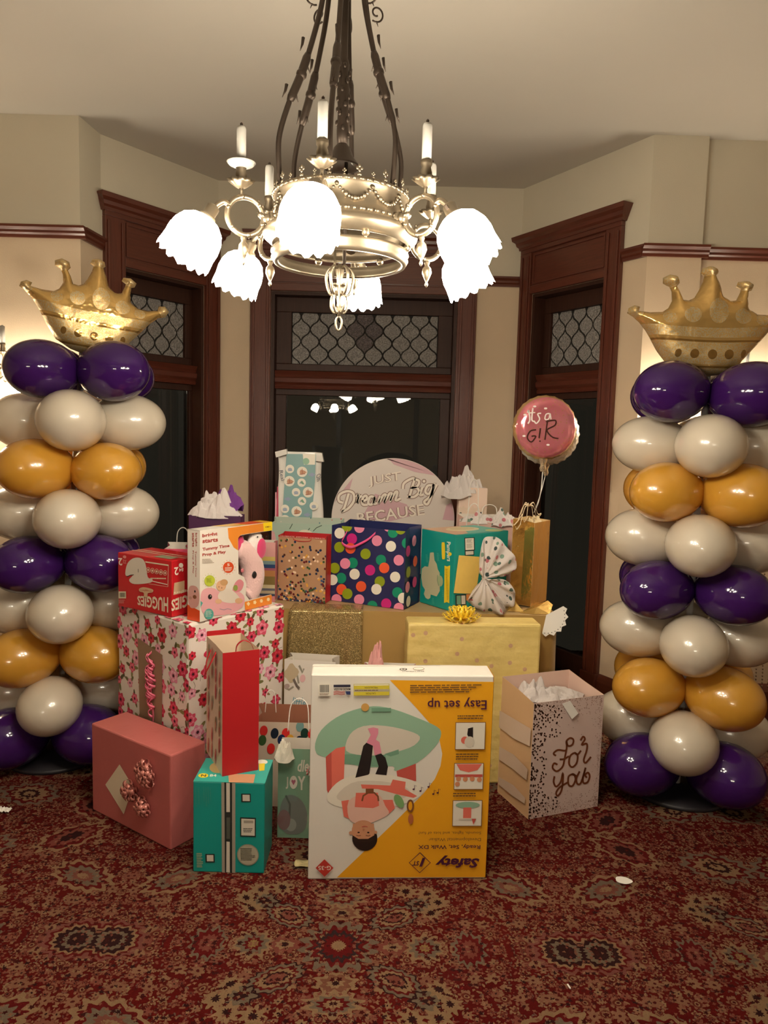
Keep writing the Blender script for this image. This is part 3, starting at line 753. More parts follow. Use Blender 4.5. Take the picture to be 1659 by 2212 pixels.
# ================================================================== TABLE
cloth_m = mat('gold_table_cover', (0.40, 0.245, 0.075), 0.42, vary=0.12, vscale=6, bump=0.15, bscale=25, sheen=0.2)
TX0, TX1, TY0, TY1, TZ = -0.60, 0.80, 3.33, 4.13, 0.694
tb = thing('folding_table', 'long table under the gold cover in front of the centre window', 'table', (0.1, 3.7, 0))
tw = mat('table_laminate', (0.4, 0.36, 0.3), 0.5); tm = mat('table_steel', (0.2, 0.2, 0.2), 0.4, metal=0.8)
G().box((TX0-0.1, TY0-3.7, TZ-0.035), (TX1-0.1, TY1-3.7, TZ), tw).build('tabletop', tb, bevel=0.004)
for sx in (TX0-0.02, TX1-0.18):
    for sy in (TY0-3.7+0.08, TY1-3.7-0.08):
        G().tube([(sx, sy, 0), (sx, sy, TZ-0.035)], 0.014, tm, 10).build('leg', tb)
def cloth_edge(u):   # perimeter walk front-left .. of the cover
    return u
g = G(); nu, nz = 150, 10; z1 = TZ+0.006; per = []
for i in range(nu+1):
    u = i/nu*(2*(TX1-TX0)+2*(TY1-TY0)); a, b = TX1-TX0, TY1-TY0
    if u < a: p = (TX0+u, TY0, 0, -1)
    elif u < a+b: p = (TX1, TY0+u-a, 1, 0)
    elif u < 2*a+b: p = (TX1-(u-a-b), TY1, 0, 1)
    else: p = (TX0, TY1-(u-2*a-b), -1, 0)
    per.append((p, u))
vs = []
for j in range(nz+1):
    f = j/nz
    for p, u in per:
        k = 0.006 + (0.004+0.007*math.sin(u*19)+0.006*math.sin(u*37+1))*f
        k = max(0.003, k)
        vs.append((p[0]+p[2]*k, p[1]+p[3]*k, z1-0.004*(j > 0) - f*(z1-0.03)))
W = nu+1; g.add(vs, [(j*W+i, (j+1)*W+i, (j+1)*W+i+1, j*W+i+1) for j in range(nz) for i in range(nu)], cloth_m, True)
g.add([(TX0-0.006, TY0-0.006, z1), (TX1+0.006, TY0-0.006, z1), (TX1+0.006, TY1+0.006, z1), (TX0-0.006, TY1+0.006, z1)], [(0, 1, 2, 3)], cloth_m)
tc = g.build('table_cover'); tag(tc, 'plain gold-brown table cover hanging over the gift table', 'tablecloth')
m, nt, b = start('gold_glitter_mesh', 0.25); vec, x, y, z = objxyz(nt)
b.inputs['Metallic'].default_value = 0.55
vn = voro(vec, 420.0, 1.0, '3D'); k1, k2, k3 = sep(vn.outputs['Color'])
nt.links.new(cmix(k1.gt(0.80), (0.38, 0.27, 0.105), (1.0, 0.80, 0.40)), b.inputs['Base Color'])
nt.links.new((k2*0.35+0.12).v, b.inputs['Roughness'])
bp = nt.nodes.new('ShaderNodeBump'); bp.inputs['Strength'].default_value = 0.9; bp.inputs['Distance'].default_value = 0.004
nt.links.new(k3.v, bp.inputs['Height']); nt.links.new(bp.outputs[0], b.inputs['Normal']); glit = m
pth = smoothpts([(0, TY0+0.09, z1+0.003), (0, TY0+0.02, z1+0.003), (0, TY0-0.016, z1-0.004), (0, TY0-0.022, z1-0.03), (0, TY0-0.026, z1-0.2), (0, TY0-0.03, z1-0.42)], 5)
def run(u, v):
    q = v*(len(pth)-1); i = min(int(q), len(pth)-2); p = pth[i].lerp(pth[i+1], q-i)
    return Vector((-0.41+0.325*u - 0.02*v*(1-u), p.y - 0.004*math.sin(u*20)*v, p.z+0.0))
tag(G().grid(run, 24, 28, glit, th=0.001).build('glitter_runner'), 'sheer gold glitter runner draped over the table front', 'runner')
# white doily edge and gold card corners at the right end
whitep = mat('white_paper', (0.80, 0.77, 0.72), 0.7, bump=0.1, bscale=30)
g = G(); pp = []
for i in range(13):
    a = R_(-100+i*11); r = 0.098 if i % 2 else 0.086; pp.append((r*math.cos(a), r*math.sin(a)))
pr = Print((0.765, 3.32, 0.6), (0, 0.001, 0), (0, 0, 0.001))
M = Matrix.Translation((0.752, 3.312, 0.706)) @ rotm('Z', R_(-12)) @ rotm('X', R_(78))
g.prism([(0, 0)]+pp, -0.0006, 0.0006, whitep, M, 'z')
hole = mat('punched_hole', (0.03, 0.02, 0.015), 0.9)
for i in range(11):
    a = R_(-92+i*11); g.lathe([(0.0022, -0.001), (0.0022, 0.0012)], hole, 8, M @ Matrix.Translation((0.082*math.cos(a), 0.082*math.sin(a), 0)), smooth=False)
tag(g.build('paper_doily'), 'white scalloped paper doily peeking out at the table corner', 'doily')
foilc = mat('gold_foil_card', (0.72, 0.47, 0.14), 0.25, metal=0.75, bump=0.2, bscale=22)
def foldcard(name, label, cat, pts, ridge, mt, th=0.0015):
    g = G(); P = [Vector(p) for p in pts]; Rg = Vector(ridge); n = len(P)
    dn = Vector((0, 0, -th)); vs = P+[Rg]+[p+dn for p in P]+[Rg+dn]
    fs = [(i, (i+1) % n, n) for i in range(n)] + [((i+1) % n+n+1, i+n+1, 2*n+1) for i in range(n)] + [(i+n+1, (i+1) % n+n+1, (i+1) % n, i) for i in range(n)]
    g.add(vs, fs, mt); return tag(g.build(name), label, cat)
foldcard('gold_envelope', 'crumpled gold foil envelope at the right table corner', 'envelope', [(0.640, 3.36, 0.703), (0.70, 3.335, 0.703), (0.775, 3.345, 0.703), (0.80, 3.40, 0.735), (0.78, 3.42, 0.75), (0.70, 3.41, 0.72)], (0.72, 3.37, 0.728), foilc)
foldcard('gold_envelope', 'folded gold card standing by the foot of the gold bag', 'envelope', [(0.585, 3.385, 0.703), (0.665, 3.375, 0.703), (0.650, 3.41, 0.715), (0.612, 3.415, 0.765)], (0.63, 3.39, 0.735), foilc)

# ================================================================== BOXES
ink = {}
def C(h, rough=0.5, **k):
    n = 'ink_'+h
    if n not in ink: ink[n] = mat(n, h, rough, **k)
    return ink[n]
def carton(name, label, cat, near, z0, rz, w, d, h, mt, bevel=0.003, part='carton_body', bump=True):
    t = thing(name, label, cat, (near[0], near[1], z0), R_(rz))
    G().box((0, 0, 0), (w, d, h), mt).build(part, t, bevel=bevel); return t
def front(w, h, src=None, **k): return Print((0, 0, 0), (w, 0, 0), (0, 0, h), src or ((0, 0), (1, 0), (1, 1), (0, 1)), **k)
def leftf(d, h, src=None, **k): return Print((0, d, 0), (0, -d, 0), (0, 0, h), src or ((0, 0), (1, 0), (1, 1), (0, 1)), **k)
def topf(w, d, h, src=None, **k): return Print((0, 0, h), (w, 0, 0), (0, d, 0), src or ((0, 0), (1, 0), (1, 1), (0, 1)), **k)

# ---- walker box standing upside down
W_, H_, D_ = 0.606, 0.713, 0.115
wb = carton('walker_box', 'large white and yellow baby walker box standing upside down in front', 'box', (-0.224, 2.363), 0, 3.3, W_, D_, H_, mat('white_carton', (0.74, 0.70, 0.63), 0.5, vary=0.04, vscale=9, bump=0.1, bscale=14), 0.004)
p = front(W_, H_, ((55, 1930), (1535, 1915), (1550, 240), (105, 213)))
yel = C('#e9a51f', 0.4); pur = C('#4a1636', 0.5); grn = C('#8fb59a', 0.5); grn2 = C('#6f9a80', 0.5); cor = C('#e0705f', 0.5); cor2 = C('#c2554b'); skin = C('#c98f6c'); wh = C('#e6dfd0'); wh2 = C('#d3cabb'); blk = C('#1a1414'); brn = C('#7a4a2a'); txt = C('#6b4a2a')
p.poly([(730, 262), (1548, 285), (1535, 1905), (300, 1910), (470, 1740), (620, 1590), (760, 1450), (905, 1300), (1010, 1190), (1100, 1070), (1145, 960), (1157, 860), (1130, 740), (1060, 620), (990, 540), (900, 440)], yel)
p.poly([(p_[0], p_[1]) for p_ in smoothpts([(130, 770, 0), (180, 660, 0), (300, 560, 0), (440, 500, 0), (600, 470, 0), (760, 495, 0), (960, 570, 0), (1110, 640, 0), (1145, 700, 0), (1100, 800, 0), (960, 930, 0), (780, 1000, 0), (760, 960, 0), (560, 970, 0), (370, 930, 0), (200, 880, 0), (140, 850, 0)], 3, True)], grn)
p.poly([(365, 860), (700, 860), (700, 970), (365, 940)], grn2)
p.poly([(q[0], q[1]) for q in smoothpts([(380, 830, 0), (410, 700, 0), (520, 630, 0), (700, 630, 0), (880, 670, 0), (975, 720, 0), (930, 790, 0), (800, 840, 0), (690, 865, 0), (520, 870, 0)], 3, True)], wh2)
p.poly([(690, 860), (805, 822), (808, 860), (740, 880)], grn2); p.poly([(215, 880), (300, 810), (372, 795), (362, 1060), (385, 1100), (382, 1170), (262, 1235), (222, 1160)], cor)
p.poly([(215, 880), (262, 840), (262, 1230), (222, 1160)], cor2)
p.poly([(790, 1000), (945, 940), (950, 1085), (800, 1080)], cor2)
p.poly([(q[0], q[1]) for q in smoothpts([(225, 1200, 0), (300, 1100, 0), (420, 1040, 0), (600, 1022, 0), (800, 1045, 0), (960, 1095, 0), (1020, 1150, 0), (960, 1230, 0), (800, 1290, 0), (600, 1320, 0), (380, 1310, 0), (250, 1270, 0)], 3, True)], wh)
p.poly([(q[0], q[1]) for q in smoothpts([(300, 1210, 0), (420, 1100, 0), (600, 1080, 0), (800, 1110, 0), (900, 1170, 0), (820, 1240, 0), (600, 1280, 0), (380, 1260, 0)], 3, True)], wh2)
p.poly([(500, 1110), (740, 1120), (760, 1070), (865, 1090), (860, 1150), (960, 1210), (930, 1225), (780, 1190), (640, 1150), (510, 1145)], cor)
p.poly([(455, 1055), (490, 920), (520, 790), (545, 765), (598, 785), (588, 890), (570, 1020), (560, 1030)], blk); p.poly([(615, 870), (665, 855), (700, 890), (720, 965), (708, 1035), (618, 1025), (645, 960)], blk)
p.poly([(545, 765), (580, 700), (555, 650), (600, 640), (640, 650), (640, 690), (620, 740), (650, 760), (668, 850), (612, 870), (598, 790)], C('#dd8ba0'))
p.poly([(340, 1250), (400, 1240), (440, 1340), (420, 1410), (360, 1380)], cor); p.poly([(650, 1240), (760, 1240), (780, 1310), (720, 1370), (640, 1350)], cor)
p.poly([(q[0], q[1]) for q in smoothpts([(400, 1250, 0), (520, 1190, 0), (650, 1200, 0), (700, 1290, 0), (730, 1360, 0), (620, 1420, 0), (560, 1440, 0), (460, 1440, 0), (400, 1390, 0)], 3, True)], C('#e0b6a6'))
p.poly([(460, 1180), (640, 1180), (650, 1290), (600, 1310), (450, 1300)], cor)
p.line([(510, 1250), (520, 1205), (560, 1180), (610, 1180), (640, 1210), (645, 1250)], 14, brn); p.rect(540, 1145, 605, 1185, brn)
p.disc(533, 1568, 104, C('#20130f'), ry=108, n=28); p.disc(520, 1500, 95, skin, ry=88, n=26, up=0.0001); p.poly([(425, 1520), (615, 1520), (600, 1590), (530, 1600), (440, 1590)], C('#2a1913'))
p.poly([(435, 1440), (608, 1440), (612, 1540), (560, 1572), (480, 1572), (430, 1540)], skin); p.disc(418, 1520, 16, skin); p.disc(622, 1515, 14, skin)
for xx in (482, 562): p.disc(xx, 1516, 10, blk, ry=6); p.line([(xx-20, 1540), (xx, 1546), (xx+18, 1540)], 5, brn)
p.line([(508, 1468), (535, 1462), (556, 1468)], 6, cor2); p.disc(524, 1492, 9, C('#b87c5a'), ry=6)
p.disc(534, 476, 32, C('#c79a52')); p.rect(585, 482, 740, 512, grn2); p.disc(812, 1250, 34, C('#79a569'), ry=62, rot=-0.5); p.disc(905, 1290, 30, brn, ry=55); p.disc(905, 1290, 16, yel, ry=38); p.disc(910, 1400, 22, C('#b4663c'), ry=45)
for (x0, y0) in ((930, 1150), (985, 1165), (1050, 1130), (1090, 1190), (1125, 1180)):
    p.disc(x0, y0, 9, pur, ry=7); p.line([(x0+7, y0), (x0+7, y0-34), (x0+22, y0-26)], 4, pur)
p.ftext('Safety', 1118, 1712, 1480, 1818, pur, True, 0.035, 0.25)
p.line([(990, 1688), (1077, 1775), (990, 1862), (902, 1775), (990, 1688)], 7, pur); p.ftext('1', 985, 1732, 1035, 1808, pur, True, 0.03, 0.25); p.ftext('ST', 928, 1760, 985, 1800, pur, True, 0.03, 0.2)
p.ftext('Ready, Set, Walk DX', 975, 1612, 1484, 1656, pur, True, 0.012); p.ftext('Developmental Walker', 1060, 1553, 1486, 1588, txt, True); p.ftext('Sounds, lights, and lots of fun!', 978, 1500, 1486, 1530, txt, True); p.ftext('Easy set up', 1030, 402, 1497, 500, pur, True, 0.012)
p.scribble(890, 300, 1495, 370, 4, txt, 3); p.scribble(1270, 545, 1490, 585, 2, txt, 4); p.scribble(1265, 855, 1490, 915, 3, txt, 5); p.scribble(1250, 1180, 1488, 1220, 2, txt, 6)
for (x0, y0, x1, y1) in ((1255, 600, 1495, 823), (1253, 932, 1490, 1152), (1248, 1240, 1488, 1460)):
    p.rect(x0, y0, x1, y1, brn); p.rect(x0+5, y0+5, x1-5, y1-5, wh)
p.disc(1332, 745, 30, cor); p.poly([(1355, 650), (1395, 640), (1400, 800), (1350, 700)], blk); p.disc(1370, 760, 40, wh2, ry=46)
p.poly([(1270, 940), (1475, 940), (1440, 990), (1370, 1008), (1300, 990)], cor); p.rect(1262, 1025, 1482, 1048, cor2)
for x0, y0 in ((1290, 1062), (1345, 1065), (1400, 1062), (1458, 1068), (1282, 1105)): p.disc(x0, y0, 20, C('#cf8a62'))
p.disc(1370, 1280, 98, grn, ry=28); p.rect(1335, 1300, 1400, 1400, cor); p.rect(1300, 1390, 1440, 1405, wh2); p.poly([(1405, 1395), (1442, 1395), (1420, 1445)], cor2)
p.poly([(197, 1742), (272, 1818), (197, 1895), (122, 1818)], C('#b8352a')); p.ftext('G-35', 145, 1800, 252, 1836, wh, True, 0.01)
p.rect(163, 283, 255, 378, wh); p.bars(172, 290, 246, 350, blk, 2); p.scribble(170, 358, 250, 376, 2, txt, 8)
p.rect(282, 290, 417, 310, C('#2b2a3c')); p.ftext('MADE IN USA', 284, 317, 416, 336, blk, True, 0.01)
for k in range(4): p.line([(282, 345+k*8), (310, 341+k*8), (345, 347+k*8), (372, 343+k*8)], 4, C('#b23a3a'))
p.poly([(375, 342), (417, 342), (417, 370), (385, 368)], C('#2b3560'))
p.frame(442, 285, 726, 378, 4, C('#b8b04a')); p.rect(444, 298, 724, 328, C('#d3c23c')); p.rect(444, 348, 724, 376, C('#d3c23c')); p.ftext('PRECAUCION', 530, 308, 632, 322, blk, True); p.ftext('CAUTION', 540, 355, 618, 369, blk, True); p.scribble(450, 333, 715, 344, 1, txt, 2)
p.build('printed_front', wb)
p = topf(W_, D_, H_, ((105, 213), (1550, 240), (1508, 135), (118, 107)))
p.disc(838, 168, 30, blk, ry=12); p.disc(838, 168, 22, wh, ry=8); p.disc(838, 168, 10, blk, ry=4); p.disc(960, 165, 46, txt, ry=15); p.disc(960, 165, 42, wh, ry=12); p.ftext('KEEP UPRIGHT', 825, 186, 1000, 194, blk, True)
p.rect(110, 130, 1500, 133, wh2); p.build('printed_top', wb)
p = Print((W_, 0, 0), (0, D_, 0), (0, 0, H_)); p.rect(0, 0, 1, 1, yel); p.build('yellow_side', wb)

# ---- pink wrapped box with curled ribbon bow
pk = carton('pink_gift_box', 'pink paper wrapped box with curled ribbon rosettes and a white card', 'gift box', (-0.730, 2.512), 0, 55.0, 0.160, 0.474, 0.355, mat('pink_wrap', (0.50, 0.135, 0.125), 0.38, bump=0.35, bscale=9, vary=0.06, vscale=8), 0.006, 'wrapped_body')
SRC = ((35, 1590), (600, 1900), (600, 1183), (28, 935))
p = leftf(0.474, 0.355, SRC, lift=0.001); p.poly([(233, 1247), (330, 1415), (262, 1625), (130, 1400)], C('#e2d4ba', 0.6)); p.build('white_card', pk)
def face_pt(hm, x, y, d, h, off=0.0):
    u, v = hm(x, y); return Vector((-off, d-u*d, v*h))
hm = homog(SRC); ros = mat('rose_gold_ribbon', (0.72, 0.28, 0.24), 0.22, metal=0.35, coat=0.4)
rnd = random.Random(5)
for (cx, cy, R, n) in ((440, 1305, 0.052, 22), (330, 1440, 0.038, 14), (425, 1560, 0.038, 14)):
    c0 = face_pt(hm, cx, cy, 0.474, 0.355, 0.006); g = G()
    for k in range(n):
        a = 2.39996*k; rr = R*math.sqrt((k+0.5)/n)*0.85; lp = 0.010+0.006*rnd.random()
        cc = c0 + Vector((-0.010-0.010*(1-rr/R), rr*math.cos(a), rr*math.sin(a)))
        tdir = Vector((0, math.cos(a), math.sin(a))); up_ = Vector((-1, 0, 0))
        pts = [cc + tdir*(lp*math.cos(t)) + up_*(lp*math.sin(t)) for t in [2*PI*q/9+0.4 for q in range(9)]]
        g.strip(pts, up_.cross(tdir)*0.0085, ros, th=0.0004)
    g.ball(c0, (0.006, R*0.5, R*0.5), ros, 8); g.build('ribbon_rosette', pk)

# ---- teal diaper box with the red bag on it
teal = mat('teal_carton', (0.006, 0.27, 0.235), 0.35, bump=0.04, bscale=20)
tbx = carton('diaper_box', 'teal diaper box on the floor under the red gift bag', 'box', (-0.619, 2.390), 0, 0, 0.242, 0.182, 0.322, teal, 0.003)
p = front(0.242, 0.322, ((775, 2045), (1290, 2060), (1318, 1385), (795, 1375)))
gry = C('#9c9384'); dk = C('#1f2622')
p.poly([(1000, 1380), (1022, 1380), (1006, 2052), (984, 2050)], gry); p.poly([(1078, 1382), (1102, 1384), (1082, 2056), (1058, 2054)], gry)
p.poly([(1022, 1380), (1078, 1382), (1058, 2054), (1006, 2052)], dk); p.poly([(1036, 1382), (1062, 1383), (1056, 1600), (1030, 1600)], wh2); p.poly([(1030, 1640), (1056, 1640), (1050, 1800), (1024, 1800)], C('#4d5148')); p.poly([(1024, 1820), (1048, 1822), (1042, 2050), (1016, 2048)], wh2)
p.rect(1142, 1462, 1212, 1525, dk); p.rect(1152, 1470, 1204, 1517, wh2)
p.rect(868, 1912, 935, 1975, dk); p.rect(878, 1920, 926, 1967, wh2)
p.poly([(1130, 1638), (1245, 1642), (1240, 1785), (1126, 1782)], dk); p.poly([(1138, 1648), (1236, 1652), (1232, 1776), (1134, 1773)], wh2); p.g and p.rect(1155, 1662, 1225, 1682, gry); p.scribble(1150, 1720, 1222, 1755, 3, dk, 3)
p.disc(1178, 1918, 80, C('#8b8a78'), n=30); p.disc(1178, 1918, 73, C('#aaa48f'), n=30); p.scribble(1125, 1870, 1230, 1965, 9, C('#77735f'), 5)
for k, x in enumerate((808, 830, 868, 884, 900, 916)): p.scribble(x, 1412+k % 2*6, x+8, 1570-(k*23) % 60, 14, C('#4f8f80'), k)
p.scribble(805, 1905, 850, 2015, 9, C('#b5ad86'), 9); p.build('printed_front', tbx)
p = topf(0.242, 0.182, 0.322, ((795, 1375), (1318, 1385), (1385, 1205), (870, 1205)))
p.rect(780, 1200, 1400, 1392, C('#2fa79b', 0.35)); p.disc(960, 1275, 60, C('#b7a06d'), ry=40); p.poly([(1050, 1388), (1230, 1388), (1245, 1320), (1040, 1320)], C('#c4926c')); p.disc(862, 1334, 36, C('#e6c92c'), ry=16); p.text('N', (845, 1342), (880, 1342), (882, 1326), (848, 1326), dk, 0.02); p.text('84', (905, 1342), (955, 1342), (957, 1324), (908, 1324), wh, 0.02)
p.disc(1300, 1225, 42, wh, ry=18); p.poly([(1270, 1240), (1320, 1235), (1315, 1290), (1275, 1295)], C('#e6c92c')); p.build('printed_top', tbx)

# ---- floral wrapped box
flo = carton('floral_gift_box', 'large box wrapped in white paper with pink and red flowers', 'gift box', (-0.722, 2.722), 0, 50, 0.482, 0.500, 0.775, mat('white_floral_paper', (0.80, 0.73, 0.66), 0.35, bump=0.15, bscale=8), 0.010, 'wrapped_body')
fl_cols = [(C('#c22a4a'), C('#e05a78')), (C('#d9526e'), C('#ec8ba0')), (C('#b51f33'), C('#d63a52')), (C('#e28fa8'), C('#f0bccb'))]
leafc = [C('#6f6b3d'), C('#84804c'), C('#5a5230')]; heart = C('#3a1220')
def flowers(p, W, H, n, seed, avoid=None):
    r = random.Random(seed); pts = []
    p.z += 0.0001
    for k in range(n*30):
        x, y = r.random()*W, r.random()*H
        if all((x-a)**2+(y-b)**2 > (0.052+0.014*r.random())**2 for a, b in pts) and not (avoid and avoid(x, y)): pts.append((x, y))
        if len(pts) >= n: break
    for i, (x, y) in enumerate(pts):
        R = 0.015+0.012*r.random(); a = r.random()*6.28; c1, c2 = fl_cols[r.randrange(4)]
        for q in range(r.randrange(2, 5)):
            b = a+q*1.7+r.random(); d = R*1.15; lx, ly = x+d*math.cos(b), y+d*math.sin(b)
            p.disc(lx, ly, R*0.75, leafc[r.randrange(3)], ry=R*0.30, n=8, rot=b, up=0)
        if r.random() < 0.5:
            b = r.random()*6.28; p.line([(x, y), (x+0.03*math.cos(b), y+0.03*math.sin(b)), (x+0.045*math.cos(b+0.4), y+0.045*math.sin(b+0.4))], 0.0016, leafc[2], up=0)
    p.z += 0.0001
    for i, (x, y) in enumerate(pts):
        r2 = random.Random(seed*77+i); R = 0.016+0.016*r2.random(); c1, c2 = fl_cols[r2.randrange(4)]; k = r2.choice((5, 6, 7)); rot = r2.random()*6
        p.disc(x, y, R, c1, n=28, wob=0.16, k=k, rot=rot, up=0)
        p.z += 0.0001; p.disc(x, y, R*0.68, c2, n=20, wob=0.2, k=k, rot=rot+0.4, up=0)
        p.z += 0.0001; p.disc(x, y, R*0.45, c1, n=16, wob=0.12, k=k, rot=rot, up=0)
        p.z += 0.0001; p.disc(x, y, R*0.24, heart, n=10, up=0); p.z -= 0.0003
    return p
for nm, O, U, V, W, H, n, sd in (('floral_print', (0, 0, 0), (0.482, 0, 0), (0, 0, 0.775), 0.482, 0.775, 84, 3), ('floral_print', (0, 0.500, 0), (0, -0.500, 0), (0, 0, 0.775), 0.5, 0.775, 88, 5), ('floral_print', (0, 0, 0.775), (0.482, 0, 0), (0, 0.5, 0), 0.482, 0.5, 50, 9)):
    q = Print(O, U, V, ((0, 0), (W, 0), (W, H), (0, H))); flowers(q, W, H, n, sd); q.build(nm, flo)
SRC = ((215, 860+180), (860, 1330), (755, 205), (215, 90))
g = G(); pt = Print((0, 0.500, 0), (0, -0.500, 0), (0, 0, 0.775), ((0, 0), (0.5, 0), (0.5, 0.775), (0, 0.775)), lift=0.0022)
pt.poly([(0.17, 0.14), (0.32, 0.10), (0.33, 0.62), (0.155, 0.655)], mat('kraft_patch', (0.30, 0.19, 0.115), 0.6)); pt.build('torn_kraft_patch', flo)
rib = mat('pink_curling_ribbon', (0.80, 0.16, 0.26), 0.22, coat=0.5)
def curl(c, h, turns, r, mt, seed=0, wdt=0.003, lean=0.0, flat=None):
    pts = []; wv = []; n = int(turns*12)
    for i in range(n+1):
        t = i/n; a = turns*2*PI*t + seed; q = r*(0.6+0.4*math.sin(PI*t))
        pts.append(Vector(c)+Vector((q*math.cos(a)+lean*t, q*math.sin(a), -h*t))); wv.append(Vector((0, 0, wdt)) if not flat else Vector(flat)*wdt)
    return pts, wv
g = G()
for k in range(6):
    pts, wv = curl((-0.016, 0.500-0.265+0.012*math.sin(k*2), 0.62-0.012*k), 0.10+0.05*(k % 3), 2.2+0.5*k, 0.011+0.003*(k % 3), rib, k*1.3, 0.0052); g.strip(pts, wv, rib)
pts = smoothpts([(-0.01, 0.24, 0.53), (-0.012, 0.235, 0.47), (-0.012, 0.25, 0.43), (-0.012, 0.262, 0.41), (-0.012, 0.245, 0.40), (-0.012, 0.228, 0.41), (-0.012, 0.225, 0.35), (-0.012, 0.222, 0.29)], 5)
g.strip(pts, [Vector((0.001, 0.003, 0.001))]*len(pts), rib); pts2 = [q+Vector((0, 0.008*math.sin(i*0.6), 0)) for i, q in enumerate(pts)]; g.strip(pts2, [Vector((0.001, 0.003, 0.0))]*len(pts2), rib)
g.build('curled_ribbon', flo)

# ---- red diaper box, upside down
hug = carton('diaper_box', 'red diaper box lying upside down on the floral gift box', 'box', (-0.810, 2.810), 0.777, 58.5, 0.175, 0.313, 0.222, mat('red_carton', (0.50, 0.012, 0.018), 0.3, bump=0.04, bscale=20), 0.003)
p = leftf(0.313, 0.222, ((48, 1160), (548, 1268), (545, 750), (52, 690)))
cr = C('#d8cbb0'); rd = C('#a30f16')
p.text('HUGGIES', (512, 1080), (222, 1068), (222, 1150), (512, 1225), cr, 0.03); p.text('2', (92, 740), (56, 738), (56, 800), (92, 805), wh, 0.02); p.text('32', (128, 755), (98, 750), (98, 785), (128, 790), C('#d98c86'), 0.02)
p.disc(113, 728, 15, C('#d98c86'), ry=14)
p.poly([(q[0], q[1]) for q in smoothpts([(120, 890, 0), (135, 790, 0), (190, 738, 0), (260, 735, 0), (300, 780, 0), (322, 900, 0), (362, 915, 0), (345, 950, 0), (200, 965, 0), (150, 930, 0), (190, 880, 0)], 4, True)], wh2)
p.line([(130, 900), (165, 885), (195, 882)], 6, dk); p.line([(235, 830), (235, 860)], 4, dk)
p.poly([(300, 760), (515, 785), (515, 797), (300, 772)], cr); p.line([(515, 785), (510, 985)], 4, cr); p.line([(330, 960), (510, 985)], 3, cr); p.line([(362, 935), (505, 965)], 7, wh)
for k in range(5): p.disc(326+40*k, 836+6*k, 18, cr, ry=24); p.disc(326+40*k, 836+6*k, 14, rd, ry=20); p.disc(326+40*k, 836+6*k, 8, cr, ry=11)
p.scribble(350, 905, 505, 925, 1, cr, 4)
p.poly([(q[0], q[1]) for q in smoothpts([(245, 1005, 0), (290, 990, 0), (370, 1010, 0), (368, 1035, 0), (325, 1045, 0), (320, 1080, 0), (290, 1078, 0), (285, 1040, 0), (250, 1030, 0)], 4, True)], C('#c9aa86')); p.text('snugglers', (362, 1016), (255, 1006), (256, 1026), (362, 1036), rd)
p.rect(58, 1030, 125, 1092, cr); p.bars(68, 1042, 118, 1080, dk, 3); p.scribble(58, 1105, 120, 1140, 3, C('#d98c86'), 7); p.build('printed_side', hug)
p = front(0.175, 0.222, ((548, 1268), (900, 1190), (905, 690), (545, 750)))
p.text('HUGGIES', (920, 990), (540, 1110), (538, 1215), (920, 1120), cr, 0.03); p.text('2', (615, 805), (570, 812), (570, 885), (615, 880), wh, 0.02); p.text('84', (668, 810), (622, 818), (622, 852), (668, 845), wh, 0.02); p.disc(642, 790, 24, wh, ry=22)
p.poly([(570, 955), (680, 930), (680, 1040), (560, 1065)], C('#c9aa86')); p.text('snugglers', (780, 1000), (566, 1030), (566, 1060), (780, 1030), C('#e9e0c8'), 0.01); p.build('printed_end', hug)
p = topf(0.175, 0.313, 0.222, ((0, 0), (1, 0), (1, 1), (0, 1)))
p.rect(0.40, 0, 0.44, 1, cr); p.rect(0.56, 0, 0.60, 1, cr); p.rect(0.1, 0.1, 0.36, 0.4, C('#8b8d72')); p.build('printed_top', hug)

# ---- tummy-time box with a cut-out window
TW, TD, TH = 0.402, 0.068, 0.350
tt = thing('toy_box', 'white and orange tummy time toy box with a cut-out window', 'box', (-0.687, 2.750, 0.777), R_(57))
wcar = mat('glossy_white_carton', (0.80, 0.74, 0.66), 0.25, coat=0.2); orng = C('#e58a30', 0.3); orr = C('#d2491f', 0.35)
SRC = ((798, 1300), (1425, 1145), (1440, 385), (800, 437)); hm = homog(SRC)
def tp(x, y): u, v = hm(x, y); return (u*TW, v*TH)
out = [tp(*q) for q in ((798, 1300), (1425, 1145), (1425, 1060), (1235, 1105), (1205, 1060), (1210, 960), (1190, 890), (1142, 862), (1140, 520), (1160, 500), (1210, 492), (1440, 466), (1440, 385), (800, 437))]
g = G(); g.prism(out, 0.0, 0.002, wcar); g.build('front_panel', tt)
g = G(); g.box((0, 0.002, 0), (0.002, TD, TH), wcar).box((0, 0.002, TH-0.002), (TW, TD, TH), wcar).box((0, 0.002, 0), (TW, TD, 0.002), wcar).box((0, TD-0.002, 0), (TW, TD, TH), mat('pale_pink_backing', (0.55, 0.40, 0.36), 0.5)); g.build('carton_body', tt)
p = Print((0, 0, 0), (TW, 0, 0), (0, 0, TH), SRC)
p.poly([(1048, 425), (1438, 387), (1438, 462), (1210, 488), (1160, 496), (1138, 525), (1138, 640), (1100, 610), (1055, 520)], orng); p.poly([(1360, 392), (1440, 385), (1440, 464), (1365, 472)], C('#f2d21c', 0.3)); p.text('0M+', (1378, 440), (1425, 436), (1425, 420), (1378, 424), brn, 0.01)
rt = C('#a8403a')
p.text('bright', (820, 512), (957, 498), (957, 455), (820, 470), rt, 0.035); p.text('starts', (820, 558), (960, 548), (960, 512), (820, 522), rt, 0.035)
p.text('Tummy Time', (820, 640), (1062, 612), (1062, 575), (820, 602), rt, 0.035); p.text('Prop & Play', (820, 690), (1030, 668), (1030, 632), (820, 655), rt, 0.035)
p.scribble(818, 708, 925, 755, 4, C('#9a8a7c'), 2)
